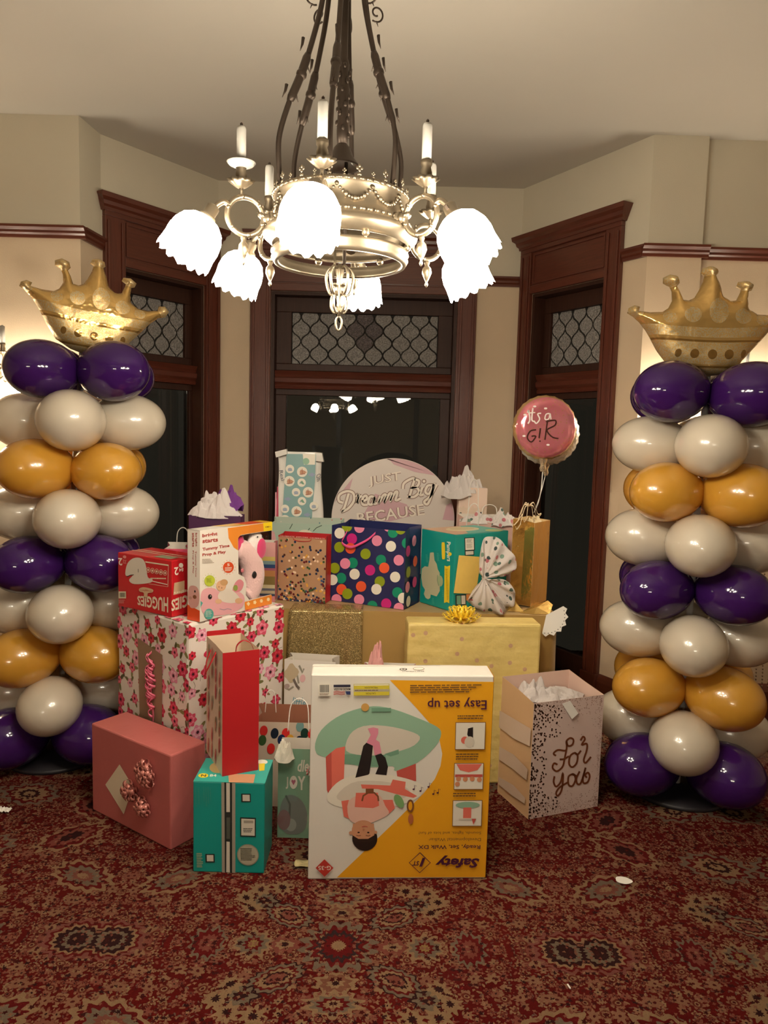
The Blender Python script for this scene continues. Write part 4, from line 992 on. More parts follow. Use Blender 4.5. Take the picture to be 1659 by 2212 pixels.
def sun(x, y, r, mt):
    p.disc(x, y, r, mt, ry=r*1.1)
    for k in range(14):
        a = 2*PI*k/14; p.line([(x+1.18*r*math.cos(a), y+1.3*r*math.sin(a)), (x+1.32*r*math.cos(a), y+1.45*r*math.sin(a))], 4, mt, up=0)
sun(1051, 795, 48, orr); p.text('5', (1040, 785), (1062, 783), (1062, 757), (1040, 759), wh, 0.02); p.scribble(1020, 795, 1085, 835, 3, wh, 4)
sun(884, 915, 48, C('#b9c43c')); p.scribble(855, 890, 912, 940, 4, C('#8b9a2a'), 6)
pnk = C('#e2a6ac'); pnk2 = C('#d78892')
p.poly([(q[0], q[1]) for q in smoothpts([(805, 1040, 0), (850, 985, 0), (930, 990, 0), (1000, 1040, 0), (1090, 1010, 0), (1150, 1030, 0), (1190, 1080, 0), (1170, 1170, 0), (1050, 1230, 0), (900, 1240, 0), (815, 1200, 0)], 4, True)], pnk)
p.poly([(q[0], q[1]) for q in smoothpts([(1085, 1010, 0), (1110, 940, 0), (1150, 910, 0), (1185, 945, 0), (1165, 1010, 0), (1120, 1030, 0)], 3, True)], pnk2); p.disc(1112, 990, 20, C('#8f9a4a'), ry=28)
p.poly([(q[0], q[1]) for q in smoothpts([(955, 1060, 0), (1000, 1000, 0), (1070, 1000, 0), (1140, 1070, 0), (1150, 1110, 0), (1080, 1130, 0), (990, 1110, 0)], 3, True)], C('#ddd2c4'))
p.disc(985, 965, 44, C('#dcae88'), ry=50); p.disc(1010, 935, 34, C('#c79a6a'), ry=30); p.disc(965, 975, 5, brn); p.disc(990, 985, 5, brn); p.disc(1140, 1110, 34, C('#dcae88'), ry=26); p.disc(960, 1110, 30, C('#dcae88'), ry=22)
p.disc(885, 1065, 18, blk, ry=24); p.disc(890, 1058, 5, wh); p.line([(970, 1180), (1010, 1190), (1040, 1180), (1075, 1190)], 4, C('#6f8a9a')); p.disc(875, 1225, 42, C('#4fa69c'), ry=50); p.scribble(845, 1195, 905, 1255, 5, wh, 8)
p.poly([(1190, 1122), (1425, 1062), (1425, 1145), (1195, 1200)], orng)
for k, x in enumerate((1222, 1278, 1335, 1395)): p.disc(x, 1140-k*12, 13, C('#f3d9a4'), ry=17, wob=0.2, k=4+k)
p.poly([(800, 1160), (820, 1120), (800, 1100)], C('#4fa69c')); p.build('printed_front', tt)
p = leftf(TD, TH, ((660, 1290), (798, 1300), (800, 440), (678, 430)))
p.poly([(665, 1130), (798, 1180), (798, 1300), (660, 1290)], orr); p.poly([(q[0], q[1]) for q in smoothpts([(690, 950, 0), (760, 940, 0), (792, 1000, 0), (780, 1130, 0), (700, 1160, 0), (672, 1060, 0)], 4, True)], C('#cf9a92')); p.disc(748, 990, 9, blk, ry=12); p.disc(745, 1045, 20, brn); p.disc(700, 1060, 16, C('#b98a7a'))
p.text('bright', (752, 460), (752, 575), (776, 575), (776, 460), rt, 0.015); p.text('starts', (725, 460), (725, 580), (746, 580), (746, 460), rt, 0.015)
p.text('Tummy Time', (750, 612), (750, 850), (768, 850), (768, 612), rt, 0.012); p.text('Prop & Play', (724, 612), (724, 820), (742, 820), (742, 612), rt, 0.012); p.build('printed_side', tt)
p = topf(TW, TD, TH); p.poly([(0.42, 0), (1, 0), (1, 1), (0.3, 1)], C('#e3b22f', 0.3)); p.poly([(0.65, 0), (0.88, 0), (0.88, 1), (0.6, 1)], orr); p.build('printed_top', tt)
# plush inside the window
pl = thing('plush_toy', 'pink plush caterpillar pillow inside the tummy time box window', 'plush toy', (-0.687, 2.750, 0.777), R_(57))
plm = mat('pink_plush', (0.80, 0.52, 0.50), 0.95, sheen=0.6, bump=0.3, bscale=120); plw = mat('white_plush', (0.82, 0.74, 0.70), 0.95, sheen=0.5, bump=0.3, bscale=120); mag = mat('magenta_plush', (0.62, 0.03, 0.14), 0.9, sheen=0.5)
g = G(); cpts = [tp(*q) for q in ((1180, 640), (1235, 660), (1290, 740), (1320, 850), (1315, 960), (1290, 1040), (1255, 1085))]
g.tube(smoothpts([(a, 0.032, b) for a, b in cpts], 5), [0.038+0.016*math.sin(PI*i/30) for i in range(31)], plm, 14, flat=0.75); bd = g.build('pillow_body', pl)
def pd(x, y, r, mt, nm, par, yy=0.0, ry=0.006, rz2=None):
    a, b = tp(x, y); return G().ball((a, yy, b), (r, ry, rz2 or r), mt, 14).build(nm, par)
pd(1280, 872, 0.015, blk, 'eye', bd, -0.002, 0.004); pd(1182, 832, 0.009, C('#c76f78'), 'nose', bd, 0.004, 0.004); pd(1335, 600, 0.044, plw, 'head', pl, 0.028, 0.026, 0.058); pd(1350, 630, 0.028, mag, 'mouth_patch', pl, 0.002, 0.005, 0.042)
pd(1195, 580, 0.026, mag, 'ear', pl, 0.03, 0.018, 0.036); pd(1205, 530, 0.024, C('#7d8a86'), 'satin_tag', pl, 0.035, 0.012, 0.018)
for x in (1318, 1362, 1395): pd(x, 522, 0.0035, blk, 'stitched_eye', pl, 0.004, 0.003)

# ---- yellow wrapped box and its bow
m, nt, b = start('yellow_wrap', 0.4); vec, x, y, z = objxyz(nt)
streak = X(noise_(combine(x*3.0, y*3.0, z*30.0), 1.5, 4)); fig = voro(combine(x, z), 14.0, 0.8); f1, f2, f3 = sep(fig.outputs['Color'])
c = cmix(streak, (0.62, 0.45, 0.12), (0.86, 0.69, 0.28)); c = cmix(X(fig.outputs['Distance']).lt(0.13)*f1.lt(0.4), c, (0.60, 0.36, 0.22)); nt.links.new(c, b.inputs['Base Color'])
bp = nt.nodes.new('ShaderNodeBump'); bp.inputs['Strength'].default_value = 0.6; bp.inputs['Distance'].default_value = 0.02
nt.links.new(noise_(vec, 12.0, 4), bp.inputs['Height']); nt.links.new(bp.outputs[0], b.inputs['Normal'])
yb = carton('yellow_gift_box', 'tall box wrapped in yellow streaked paper with a yellow bow', 'gift box', (0.115, 3.070), 0, 4, 0.575, 0.13, 0.712, m, 0.010, 'wrapped_body')
yr = mat('yellow_ribbon', (0.95, 0.66, 0.04), 0.2, coat=0.5)
rnd = random.Random(2)
for k in range(36):
    lay = 0 if k < 14 else 1 if k < 27 else 2; n = (14, 13, 9)[lay]; a = 2*PI*(k+0.3*lay)/n; L = (0.088, 0.074, 0.052)[lay]; el = (0.22, 0.65, 1.1)[lay]
    d = Vector((math.cos(a)*math.cos(el), math.sin(a)*math.cos(el), math.sin(el))); n2 = Vector((-math.sin(a), math.cos(a), 0)); up_ = d.cross(n2)*-1
    c0 = Vector((0.238, 0.062, 0.712+0.006+0.004*lay)); pts = [c0 + d*(L*q) + up_*(0.018*math.sin(PI*q)) for q in (0, 0.3, 0.6, 0.85, 1.0)] + [c0 + d*(L*q) - up_*(0.008*math.sin(PI*q)) + Vector((0, 0, 0.002)) for q in (0.85, 0.5, 0.15)]
    wv = [n2*(0.018*(1-0.75*q)) for q in (0, 0.2, 0.5, 0.8, 1.0)] + [n2*0.004, n2*0.006, n2*0.006]
    G().strip(pts, wv, yr, th=0.0004).build('bow_loop', yb)

# ---- teal diaper box on the table
TWd, TDd, THd = 0.345, 0.238, 0.358
tp2 = carton('diaper_box', 'teal diaper box on the table beside the polka dot bag', 'box', (0.327, 3.335), TZ+0.008, 37, TWd, TDd, THd, teal, 0.003)
p = leftf(TDd, THd, ((175, 1245), (490, 1345), (525, 650), (255, 595)))
p.text('Pampers', (445, 700), (440, 858), (488, 862), (485, 700), wh, 0.02, 0.1); p.disc(478, 800, 15, C('#e6c92c'))
p.poly([(q[0], q[1]) for q in smoothpts([(425, 705, 0), (438, 715, 0), (436, 830, 0), (420, 842, 0), (410, 830, 0), (412, 715, 0)], 3, True)], C('#e6c92c'))
p.poly([(310, 785), (342, 783), (345, 850), (362, 880), (370, 930), (385, 960), (378, 1130), (345, 1185), (290, 1165), (285, 1200), (262, 1215), (238, 1200), (225, 1160), (240, 1120), (220, 1080), (215, 1000), (228, 920), (255, 900), (285, 905), (300, 850)], C('#b9b796')); p.disc(385, 1035, 26, C('#9fae86'), ry=52); p.line([(365, 980), (360, 1030), (370, 1080)], 4, C('#5f7f6a'))
p.poly([(430, 895), (452, 905), (478, 895), (462, 1252), (440, 1240), (413, 1250)], C('#e6c92c')); p.scribble(438, 925, 458, 1225, 20, C('#b08a1e'), 3)
for (a, b2) in ((272, 800), (368, 790), (398, 1120), (300, 1200)): p.scribble(a, b2, a+22, b2+70, 8, C('#4fb0a0'), int(a))
p.build('printed_side', tp2)
p = front(TWd, THd, ((490, 1345), (930, 1290), (990, 640), (525, 650)))
p.rect(603, 683, 692, 805, dk); p.rect(610, 690, 684, 798, wh); p.scribble(620, 700, 672, 735, 5, dk, 3); p.scribble(620, 742, 672, 785, 6, gry, 4); p.rect(603, 806, 684, 850, dk); p.rect(610, 810, 678, 843, wh2)
p.rect(515, 1195, 605, 1290, dk); p.rect(525, 1205, 560, 1280, grn2); p.rect(565, 1205, 598, 1280, wh2); p.rect(606, 1195, 640, 1250, C('#d98a4a')); p.line([(757, 650), (745, 1310)], 2, C('#0f6f66')); p.build('printed_front', tp2)
p = topf(TWd, TDd, THd, ((525, 650), (990, 640), (800, 520), (255, 595)))
p.rect(250, 500, 1000, 660, C('#5fa89a')); p.poly([(255, 600), (300, 560), (560, 560), (600, 645), (520, 655)], C('#c9a489')); p.disc(590, 603, 155, C('#d8c9a6'), ry=27, n=26); p.disc(580, 600, 120, C('#c9b98c'), ry=18); p.poly([(0, 500), (330, 500), (300, 575), (255, 600)], C('#c23a3a')); p.disc(850, 632, 90, C('#b9c48a'), ry=12); p.build('printed_top', tp2)
hm2 = homog(((490, 1345), (930, 1290), (990, 640), (525, 650)))
cv = [(lambda u, v: (u*TWd, v*THd))(*hm2(*q)) for q in ((500, 1180), (685, 1195), (740, 868), (550, 843))]
ev = thing('yellow_envelope', 'yellow envelope taped to the teal diaper box', 'envelope', (0.327, 3.335, TZ+0.008), R_(37))
G().prism(cv, -0.0035, -0.0015, mat('yellow_envelope_paper', (0.80, 0.55, 0.13), 0.6, vary=0.08, vscale=30)).build('envelope_sheet', ev)

# ================================================================== BAGS AND SOFT WRAPPING
def bag(name, label, pos, z0, rz, w, d, h, mf, ms, mi, pinch=0.0, dy=0.0, gus=0.22, cat='gift bag', th=0.0012, back_up=0.0, side_crease=True):
    """open paper bag; local x along the front, y towards the back. returns root"""
    t = thing(name, label, cat, (pos[0], pos[1], z0), R_(rz))
    g = G(); q = pinch*d; y0, y1 = dy+q, d+dy*0.3-q
    F = [(0, 0, 0), (w, 0, 0), (w, y0, h), (0, y0, h)]; B = [(0, d, 0), (w, d, 0), (w, y1, h+back_up), (0, y1, h+back_up)]
    def panel(P, mo, mi_, N):
        P = [Vector(p) for p in P]; k = len(P); N = Vector(N)*th
        fo = tuple(range(k)) if N.y > 0 else tuple(range(k))[::-1]
        g.add(P, [fo], mo); g.add([p+N for p in P], [fo[::-1]], mi_)
        g.add(P+[p+N for p in P], [(i, (i+1) % k, k+(i+1) % k, k+i) for i in range(k)], mi_)
    panel(F, mf, mi, (0, 1, 0)); panel(B, mf, mi, (0, -1, 0))
    g.add([(0, 0, 0.001), (w, 0, 0.001), (w, d, 0.001), (0, d, 0.001)], [(0, 1, 2, 3)], mi)
    g.build('bag_panels', t)
    for sx, sg in ((0, 1), (w, -1)):
        g = G(); ym0, ym1 = d/2, (y0+y1)/2; c = sg*gus*d
        cols = [((sx, 0, 0), (sx, y0, h)), ((sx+c*0.25, ym0, 0), (sx+c, ym1, h+back_up*0.5)), ((sx, d, 0), (sx, y1, h+back_up))]
        nz = 8; vs = []
        for j in range(nz+1):
            f = j/nz
            for a, b in cols:
                p = Vector(a).lerp(Vector(b), f); p.x += 0.002*noisev((p.y*9, p.z*9, sx*9)); vs.append(p)
        for k in range(2):
            fs = [(j*3+k, j*3+k+1, (j+1)*3+k+1, (j+1)*3+k) for j in range(nz)]
            if sg > 0: fs = [f[::-1] for f in fs]
            g.add(vs, fs, ms)
        vi = [p+Vector((sg*th, 0, 0)) for p in vs]
        for k in range(2): g.add(vi, [(j*3+k, j*3+k+1, (j+1)*3+k+1, (j+1)*3+k) if sg > 0 else (j*3+k, (j+1)*3+k, (j+1)*3+k+1, j*3+k+1) for j in range(nz)], mi)
        g.build('side_gusset', t)
    t['fr'] = 0; del t['fr']
    return t, (lambda src=None, lift=0.0008: Print((0, 0, 0), (w, 0, 0), (0, y0, h), src or ((0, 0), (w, 0), (w, h), (0, h)), lift=lift))
def cord(par, x0, x1, y, z, hgt, mt, r=0.0026, lean=0.0, flat=False):
    pts = smoothpts([(x0, y, z-0.03), (x0+0.002, y, z), (x0+(x1-x0)*0.12, y+lean*0.7, z+hgt*0.75), (x0+(x1-x0)*0.5, y+lean, z+hgt), (x1-(x1-x0)*0.12, y+lean*0.7, z+hgt*0.75), (x1-0.002, y, z), (x1, y, z-0.03)], 5)
    g = G()
    if flat: g.strip(pts, [Vector((0.001, 0.0, 0.004)) if 8 < i < len(pts)-8 else Vector((0.004, 0, 0)) for i in range(len(pts))], mt)
    else: g.tube(pts, r, mt, 7)
    return g.build('handle', par)
def tissue(g, c, rx, ry, h, mt, seed=1, n=44, spikes=7, low=0.35, M=None, th=0.0008):
    """crumpled tissue: a faceted mound with pointed, folded-over corners"""
    r = random.Random(seed); tips = sorted(r.random()*2*PI for _ in range(spikes+2))
    def fn(u, v):
        a = 2*PI*u; tp_ = max(math.exp(-(((a-t+PI) % (2*PI)-PI)/0.28)**2) for t in tips)
        nz = abs(noisev((math.cos(a)*v*1.7, math.sin(a)*v*1.7, 0.3), 1.5, seed))*1.6; cr = noisev((math.cos(a)*v*5, math.sin(a)*v*3.2, 0.9), 1.1, seed)
        rr = v*(0.80+0.22*tp_*v+0.10*cr)
        z = h*((1-v**2.6)*(0.55+0.55*nz+0.16*cr)+low*0.55*tp_*v**2*(1-0.35*v)+0.04)
        return Vector((c[0]+rx*rr*math.cos(a), c[1]+ry*rr*math.sin(a), c[2]+z))
    return g.grid(fn, n, 10, mt, th=th, smooth=False, M=M)
def fan(g, knot, outline, mt, folds=9, amp=0.012, seed=1, n=46, m=9, depth=(0, -1, 0), th=0.0007):
    """gathered cloth spreading from a knot to an outline (points are Vectors)"""
    O = smoothpts(outline, 4); K = Vector(knot); D = Vector(depth)
    def fn(u, v):
        q = u*(len(O)-1); i = min(int(q), len(O)-2); e = O[i].lerp(O[i+1], q-i)
        p = K.lerp(e, v); f = math.sin(u*folds*2*PI)*amp*v**0.8 + noisev((u*7, v*4, seed), 1.0, seed)*amp*1.6*v + 0.03*math.sin(PI*v)*(0.6+0.4*math.sin(u*9+seed))
        return p + D*f
    return g.grid(fn, n, m, mt, th=th, smooth=True)
navy = mat('navy_paper', (0.016, 0.02, 0.085), 0.32, coat=0.15); inner_w = mat('bag_inside_white', (0.68, 0.62, 0.54), 0.7)
dcol = {'p': C('#e58aa8', 0.35), 'o': C('#8b9a1e', 0.35), 'g': C('#0f8463', 0.35), 'm': C('#c5267c', 0.35), 'r': C('#e65a35', 0.35), 'w': C('#e9e2d3', 0.35)}
t, fp = bag('gift_bag', 'navy gift bag with big multicoloured polka dots', (-0.247, 3.517), TZ+0.008, -24.6, 0.385, 0.19, 0.365, navy, navy, navy, gus=0.12, back_up=0.012)
p = fp(((555, 1395), (1210, 1485), (1232, 785), (570, 728)))
for k, x, y in (('p', 815, 750), ('o', 705, 740), ('p', 1075, 740), ('g', 1115, 795), ('o', 1185, 765), ('m', 748, 850), ('r', 735, 935), ('p', 972, 868), ('w', 1097, 918), ('g', 1240, 890), ('o', 870, 985), ('g', 1008, 1040), ('r', 1037, 1110), ('p', 1167, 1042), ('m', 910, 1130), ('g', 755, 1065), ('p', 688, 1070), ('w', 772, 1165), ('w', 1135, 1192), ('o', 997, 1232), ('w', 967, 1300), ('r', 830, 1275), ('g', 652, 1200), ('r', 655, 1300), ('o', 707, 1340), ('g', 1155, 1330), ('w', 1205, 1380), ('p', 812, 1393), ('p', 610, 1390), ('m', 1055, 1430), ('g', 930, 1450), ('p', 1168, 1470), ('o', 637, 925), ('o', 595, 1110), ('w', 575, 1215), ('w', 640, 800)):
    p.disc(x, y, 46, dcol[k], ry=48, n=24, up=0.00004)
p.build('printed_dots', t)
p = Print((0.385, 0, 0), (0, 0.19, 0), (0, 0, 0.365), ((0, 0), (0.19, 0), (0.19, 0.365), (0, 0.365)), lift=0.001)
for k, x, y in (('m', 0.03, 0.27), ('p', 0.10, 0.31), ('o', 0.04, 0.17), ('r', 0.12, 0.21), ('p', 0.035, 0.10), ('m', 0.12, 0.11), ('w', 0.05, 0.03)): p.disc(x, y, 0.026, dcol[k], n=20)
p.build('printed_dots', t)
G().strip(smoothpts([(0.085, -0.003, 0.345), (0.072, -0.010, 0.315), (0.062, -0.014, 0.29), (0.085, -0.018, 0.275), (0.12, -0.020, 0.272), (0.16, -0.018, 0.29), (0.20, -0.010, 0.315), (0.232, -0.003, 0.345)], 4), (0.0, 0.001, 0.006), C('#e0558c', 0.35)).build('ribbon_handle', t)
# ---- tan bag with confetti dots, red sides
tan = mat('tan_paper', (0.46, 0.255, 0.14), 0.5, vary=0.05, vscale=10); redp = mat('red_paper', (0.43, 0.010, 0.014), 0.5, bump=0.12, bscale=12)
t, fp = bag('gift_bag', 'tan gift bag with falling confetti dots and red sides', (-0.499, 3.496), TZ+0.008, -14.4, 0.24, 0.075, 0.313, tan, redp, redp, gus=0.1, back_up=0.01)
p = fp(); r = random.Random(4); cc = [C('#1d2f4f', 0.35), C('#6b1a22', 0.35), C('#e2a64a', 0.35), C('#f0d2b4', 0.35), C('#3f5a35', 0.35), C('#35507a', 0.35), C('#4a2418', 0.35)]
for k in range(270):
    y = 0.313*0.95*(r.random()**3.4); p.disc(0.24*r.random(), y, 0.0058, cc[r.randrange(7)], n=8, up=0.000004)
p.build('confetti_print', t)
p = Print((0, -0.0015, 0.306), (0.24, 0, 0), (0, 0, 0.007)); p.rect(0, 0, 1, 1, redp); p.text('CELEBRATE  EXPLORE  CELEBRATE', (0.03, 0.2), (0.97, 0.2), (0.97, 0.8), (0.03, 0.8), wh); p.build('red_rim', t)
cord(t, 0.07, 0.17, 0.003, 0.305, -0.015, redp, 0.0018, -0.006)
# ---- striped bag at the left end of the table
t, fp = bag('gift_bag', 'slim bag with pink, yellow and blue stripes left of the tan confetti bag', (-0.590, 3.44), TZ+0.008, 0, 0.085, 0.08, 0.285, mat('striped_bag_pink', (0.72, 0.36, 0.33), 0.5), C('#d98f92'), inner_w, gus=0.15)
p = fp(((0, 0), (1, 0), (1, 1), (0, 1))); y = 0.0
for hgt, cn in ((0.10, '#d98a92'), (0.04, '#3f4a63'), (0.05, '#c8b79a'), (0.04, '#6b6a78'), (0.06, '#d8c9a2'), (0.14, '#8b7440'), (0.10, '#c98a55'), (0.04, '#b5627a'), (0.06, '#2b4a7a'), (0.06, '#7f9ba0'), (0.07, '#d9bf6a'), (0.24, '#e0a3a0')):
    p.rect(0, y, 1, y+hgt, C(cn), 0.00002); y += hgt
p.build('printed_stripes', t)
# ---- mint bag behind
mint = mat('mint_paper', (0.36, 0.47, 0.38), 0.55); pdots = dotted('inner_dots', (0.40, 0.46, 0.38), [C_ for C_ in ((0.5, 0.08, 0.08), (0.08, 0.2, 0.25), (0.6, 0.55, 0.45))], 45, 0.16)
t, fp = bag('gift_bag', 'pale mint gift bag standing behind the tan confetti bag', (-0.555, 3.645), TZ+0.008, 0, 0.355, 0.09, 0.352, mint, mint, pdots, gus=0.15, back_up=0.022)
p = fp(((20, 1300), (640, 1320), (660, 735), (15, 745))); dkg = C('#33402f')
for a in ([(170, 790), (185, 765), (195, 745)], [(380, 800), (410, 770), (460, 748)], [(330, 800), (350, 775)]): p.line(a, 6, dkg)
p.disc(310, 830, 70, C('#d9cdb8'), ry=40); p.poly([(0, 800), (40, 820), (60, 900), (0, 960)], C('#d9a3a5')); p.poly([(560, 860), (640, 850), (650, 960), (600, 980)], C('#cfc7b0')); p.build('printed_front', t)
# ---- purple bag and pink bag on the floral box, far corner
purp = mat('deep_purple_paper', (0.045, 0.008, 0.045), 0.45)
t, fp = bag('gift_bag', 'dark purple gift bag with white and purple tissue paper', (-0.835, 3.15), 0.777, 0, 0.222, 0.09, 0.362, purp, purp, purp)
tis = mat('white_tissue', (0.76, 0.70, 0.68), 0.8, trans=0.3); tisp = mat('purple_tissue', (0.16, 0.035, 0.24), 0.8, trans=0.25)
g = G(); tissue(g, (0.105, 0.035, 0.345), 0.115, 0.055, 0.115, tis, 3, spikes=5, low=0.25); tissue(g, (0.06, 0.03, 0.345), 0.06, 0.04, 0.10, tis, 8, n=24, spikes=3, low=0.3); g.build('white_tissue', t)
g = G(); tissue(g, (0.158, 0.06, 0.372), 0.075, 0.045, 0.105, tisp, 11, n=30, spikes=3, low=0.9); g.build('purple_tissue', t)
pinkp = mat('hot_pink_paper', (0.62, 0.07, 0.13), 0.5)
t, fp = bag('gift_bag', 'small pink gift bag with a white cord handle behind the red diaper box', (-0.955, 3.20), 0.777, 4, 0.10, 0.07, 0.205, pinkp, pinkp, inner_w, back_up=0.02)
wcord = mat('white_cord', (0.80, 0.76, 0.70), 0.6); cord(t, 0.035, 0.095, 0.075, 0.205, 0.085, wcord, 0.0022)
# ---- shiny gold bag
goldp = mat('metallic_gold_bag', (0.70, 0.38, 0.09), 0.18, metal=0.8, bump=0.8, bscale=9)
gin = mat('gold_bag_inside', (0.70, 0.50, 0.25), 0.5, metal=0.3)
t, fp = bag('gift_bag', 'tall metallic gold gift bag holding curling ribbon', (0.712, 3.47), TZ+0.012, 55, 0.185, 0.112, 0.402, goldp, goldp, gin, gus=0.16, back_up=0.012)
gtis = mat('cream_tissue', (0.82, 0.68, 0.42), 0.7, trans=0.2)
g = G(); tissue(g, (0.10, 0.05, 0.37), 0.085, 0.04, 0.055, gtis, 5, n=30, spikes=5); g.build('cream_tissue', t)
crib = mat('cream_curling_ribbon', (0.84, 0.66, 0.42), 0.3, coat=0.4)
for k in range(9):
    a = k*0.7+0.3; r0 = Vector((0.06, 0.06, 0.475)); e = r0 + Vector((0.085*math.cos(a), 0.035*math.sin(a), -0.06-0.02*math.sin(k*2.1)))
    mid = (r0+e)/2 + Vector((0, 0, 0.035)); tip = e + Vector((0.018*math.cos(a+1), 0.012, -0.028)); lp = e + Vector((0.02*math.cos(a), -0.01, 0.0))
    pts = smoothpts([r0, mid, e, lp, tip, tip+Vector((-0.015, 0.0, 0.012))], 6); g = G(); g.strip(pts, [Vector((0.0015, 0.0015, 0.0025))]*len(pts), crib); g.build('curled_ribbon', t)

# ---- tall wrapped pack with round stickers
aqua = C('#7fa3a3', 0.35); ppk = thing('wrapped_pack', 'tall white plastic wrapped pack with aqua panel and round pictures', 'pack', (-0.56, 3.78, TZ+0.008))
shiny = mat('white_plastic_wrap', (0.72, 0.69, 0.64), 0.28, coat=0.3, bump=0.25, bscale=12)
def pk_(u, v):
    a = 2*PI*u; c_, s_ = math.cos(a), math.sin(a); e = 0.55
    x = 0.115*math.copysign(abs(c_)**e, c_); y = 0.055*math.copysign(abs(s_)**e, s_); k = 1-0.06*math.sin(v*PI*3)*(abs(c_) > 0.8)
    return Vector((0.12+x*k*(1.0+0.05*(1-v)), 0.06+y*(1-0.35*v**6)+0.004*noisev((x*20, y*20, v*9)), 0.70*v))
g = G(); g.grid(pk_, 40, 30, shiny, smooth=True); g.prism([(0.02, 0.03), (0.22, 0.03), (0.22, 0.095), (0.02, 0.095)], 0.698, 0.702, shiny, axis='z')
g.prism([(0.004, 0.672), (0.06, 0.69), (0.056, 0.716), (-0.002, 0.70)], -0.01, 0.03, shiny); g.prism([(0.20, 0.66), (0.245, 0.655), (0.235, 0.70), (0.20, 0.704)], 0.0, 0.05, shiny); g.build('pack_body', ppk)
p = Print((0.0, -0.0015, 0.0), (0.24, 0, 0), (0, 0, 0.70), ((60, 1250), (475, 1260), (500, 45), (75, 38)), lift=0.001)
p.poly([(175, 55), (440, 55), (430, 300), (405, 560), (385, 1240), (118, 1240), (130, 700), (150, 400)], aqua); p.poly([(90, 350), (100, 350), (102, 640), (96, 690), (80, 690)], C('#b8405a')); p.poly([(72, 400), (84, 400), (84, 600), (70, 640)], C('#d99aa5'))
p.poly([(320, 55), (435, 55), (430, 150), (330, 150)], wh); p.disc(350, 120, 30, grn)
for (x, y, k) in ((205, 190, 0), (315, 215, 1), (402, 240, 2), (200, 300, 1), (310, 312, 3), (260, 398, 0), (368, 398, 1), (185, 460, 2), (313, 478, 3), (160, 548, 0), (265, 570, 1), (360, 600, 2), (160, 650, 1), (262, 665, 3), (370, 690, 0), (420, 520, 0), (210, 750, 1), (330, 780, 3), (150, 850, 0), (270, 880, 1)):
    if k != 2: p.disc(x, y, 47 if k == 1 else 38, wh, n=20)
    if k == 1: p.disc(x+4, y+4, 30, C('#b9886a'), ry=22, n=9, wob=0.2, k=3); p.line([(x-24, y+22), (x+26, y+18)], 5, C('#8b4a35')); p.line([(x, y-30), (x+2, y+15)], 4, C('#8b4a35'))
    elif k == 3: p.poly([(x-15, y-5), (x+5, y-18), (x+26, y+16), (x+4, y+14)], grn2); p.disc(x-12, y+4, 7, C('#9aa3b0'))
    elif k == 0: p.disc(x, y+4, 20, C('#9aa3b5'), ry=14); p.line([(x-20, y+18), (x+22, y+16)], 4, C('#7a84a0'))
    else: p.disc(x, y, 30, C('#8f9ab5'), ry=16, n=9, wob=0.3, k=4)
p.text('Real', (108, 205), (130, 310), (158, 290), (140, 190), C('#5f5f6a'), 0.01, 0.3); p.text('Oh', (440, 250), (452, 310), (490, 270), (478, 215), C('#5f5f6a'), 0.01, 0.3); p.build('printed_front', ppk)

# ---- round sign
sg = thing('round_sign', 'round white and pink party sign with raised white lettering', 'sign', (0.050, 4.05, TZ+0.008))
SR = 0.338; cz = SR
m, nt, b = start('sign_board', 0.35)
b.inputs['Base Color'].default_value = (0.66, 0.58, 0.53, 1)
T = Matrix.Translation((0, 0, cz)) @ rotm('X', PI/2)
G().lathe([(SR-0.001, -0.006), (SR, -0.005), (SR, 0.005), (SR-0.001, 0.006)], m, 96, T, smooth=False).build('sign_board', sg)
sx = 1/(4.1475*400.0)   # metres per drawing unit
p = Print((-0.8, -0.0062, cz-0.8), (1.6, 0, 0), (0, 0, 1.6), ((1108-0.8/sx, 705+0.8/sx), (1108+0.8/sx, 705+0.8/sx), (1108+0.8/sx, 705-0.8/sx), (1108-0.8/sx, 705-0.8/sx)))
spk = C('#c9a0a8', 0.35); R_u = SR/sx*0.992
def cdisc(poly):
    out = []
    for i in range(len(poly)):
        a, b_ = poly[i-1], poly[i]
        for k in range(6):
            x, y = a[0]+(b_[0]-a[0])*k/6, a[1]+(b_[1]-a[1])*k/6; dx, dy = x-1108, y-705; q = math.hypot(dx, dy)
            if q > R_u: x, y = 1108+dx*R_u/q, 705+dy*R_u/q
            out.append((x, y))
    return out
for P_ in ([(1030, 120), (1430, 130), (1480, 290), (1300, 265), (1100, 200)], [(560, 560), (735, 330), (700, 470), (615, 500)], [(940, 470), (1230, 560), (1290, 660), (1080, 720), (820, 700)], [(1590, 560), (1700, 480), (1720, 700), (1560, 690)]): p.poly(cdisc(P_), spk)
sw_ = C('#e8dccf', 0.4); sd = C('#8f7468', 0.5)
T1 = [[(650, 560), (612, 545), (615, 490), (680, 455), (740, 470), (748, 540), (700, 610), (640, 640), (665, 600), (700, 475)], [(770, 505), (790, 480), (775, 565), (795, 510), (822, 492)], [(822, 545), (865, 522), (858, 490), (830, 510), (828, 570), (875, 572)], [(932, 500), (895, 500), (880, 560), (915, 565), (940, 500), (930, 560), (960, 555)], [(985, 490), (972, 555), (1015, 482), (1038, 482), (1022, 548), (1070, 466), (1092, 468), (1076, 538), (1122, 452), (1142, 455), (1128, 525), (1172, 506)], [(1190, 420), (1198, 370), (1250, 332), (1292, 325), (1272, 410), (1250, 500)], [(1292, 330), (1335, 345), (1320, 392), (1270, 410), (1322, 410), (1335, 450), (1292, 490), (1230, 488)], [(1367, 400), (1347, 470), (1378, 465)], [(1462, 380), (1415, 385), (1395, 440), (1432, 455), (1475, 360), (1442, 500), (1415, 555), (1388, 530), (1440, 480), (1497, 372)]]
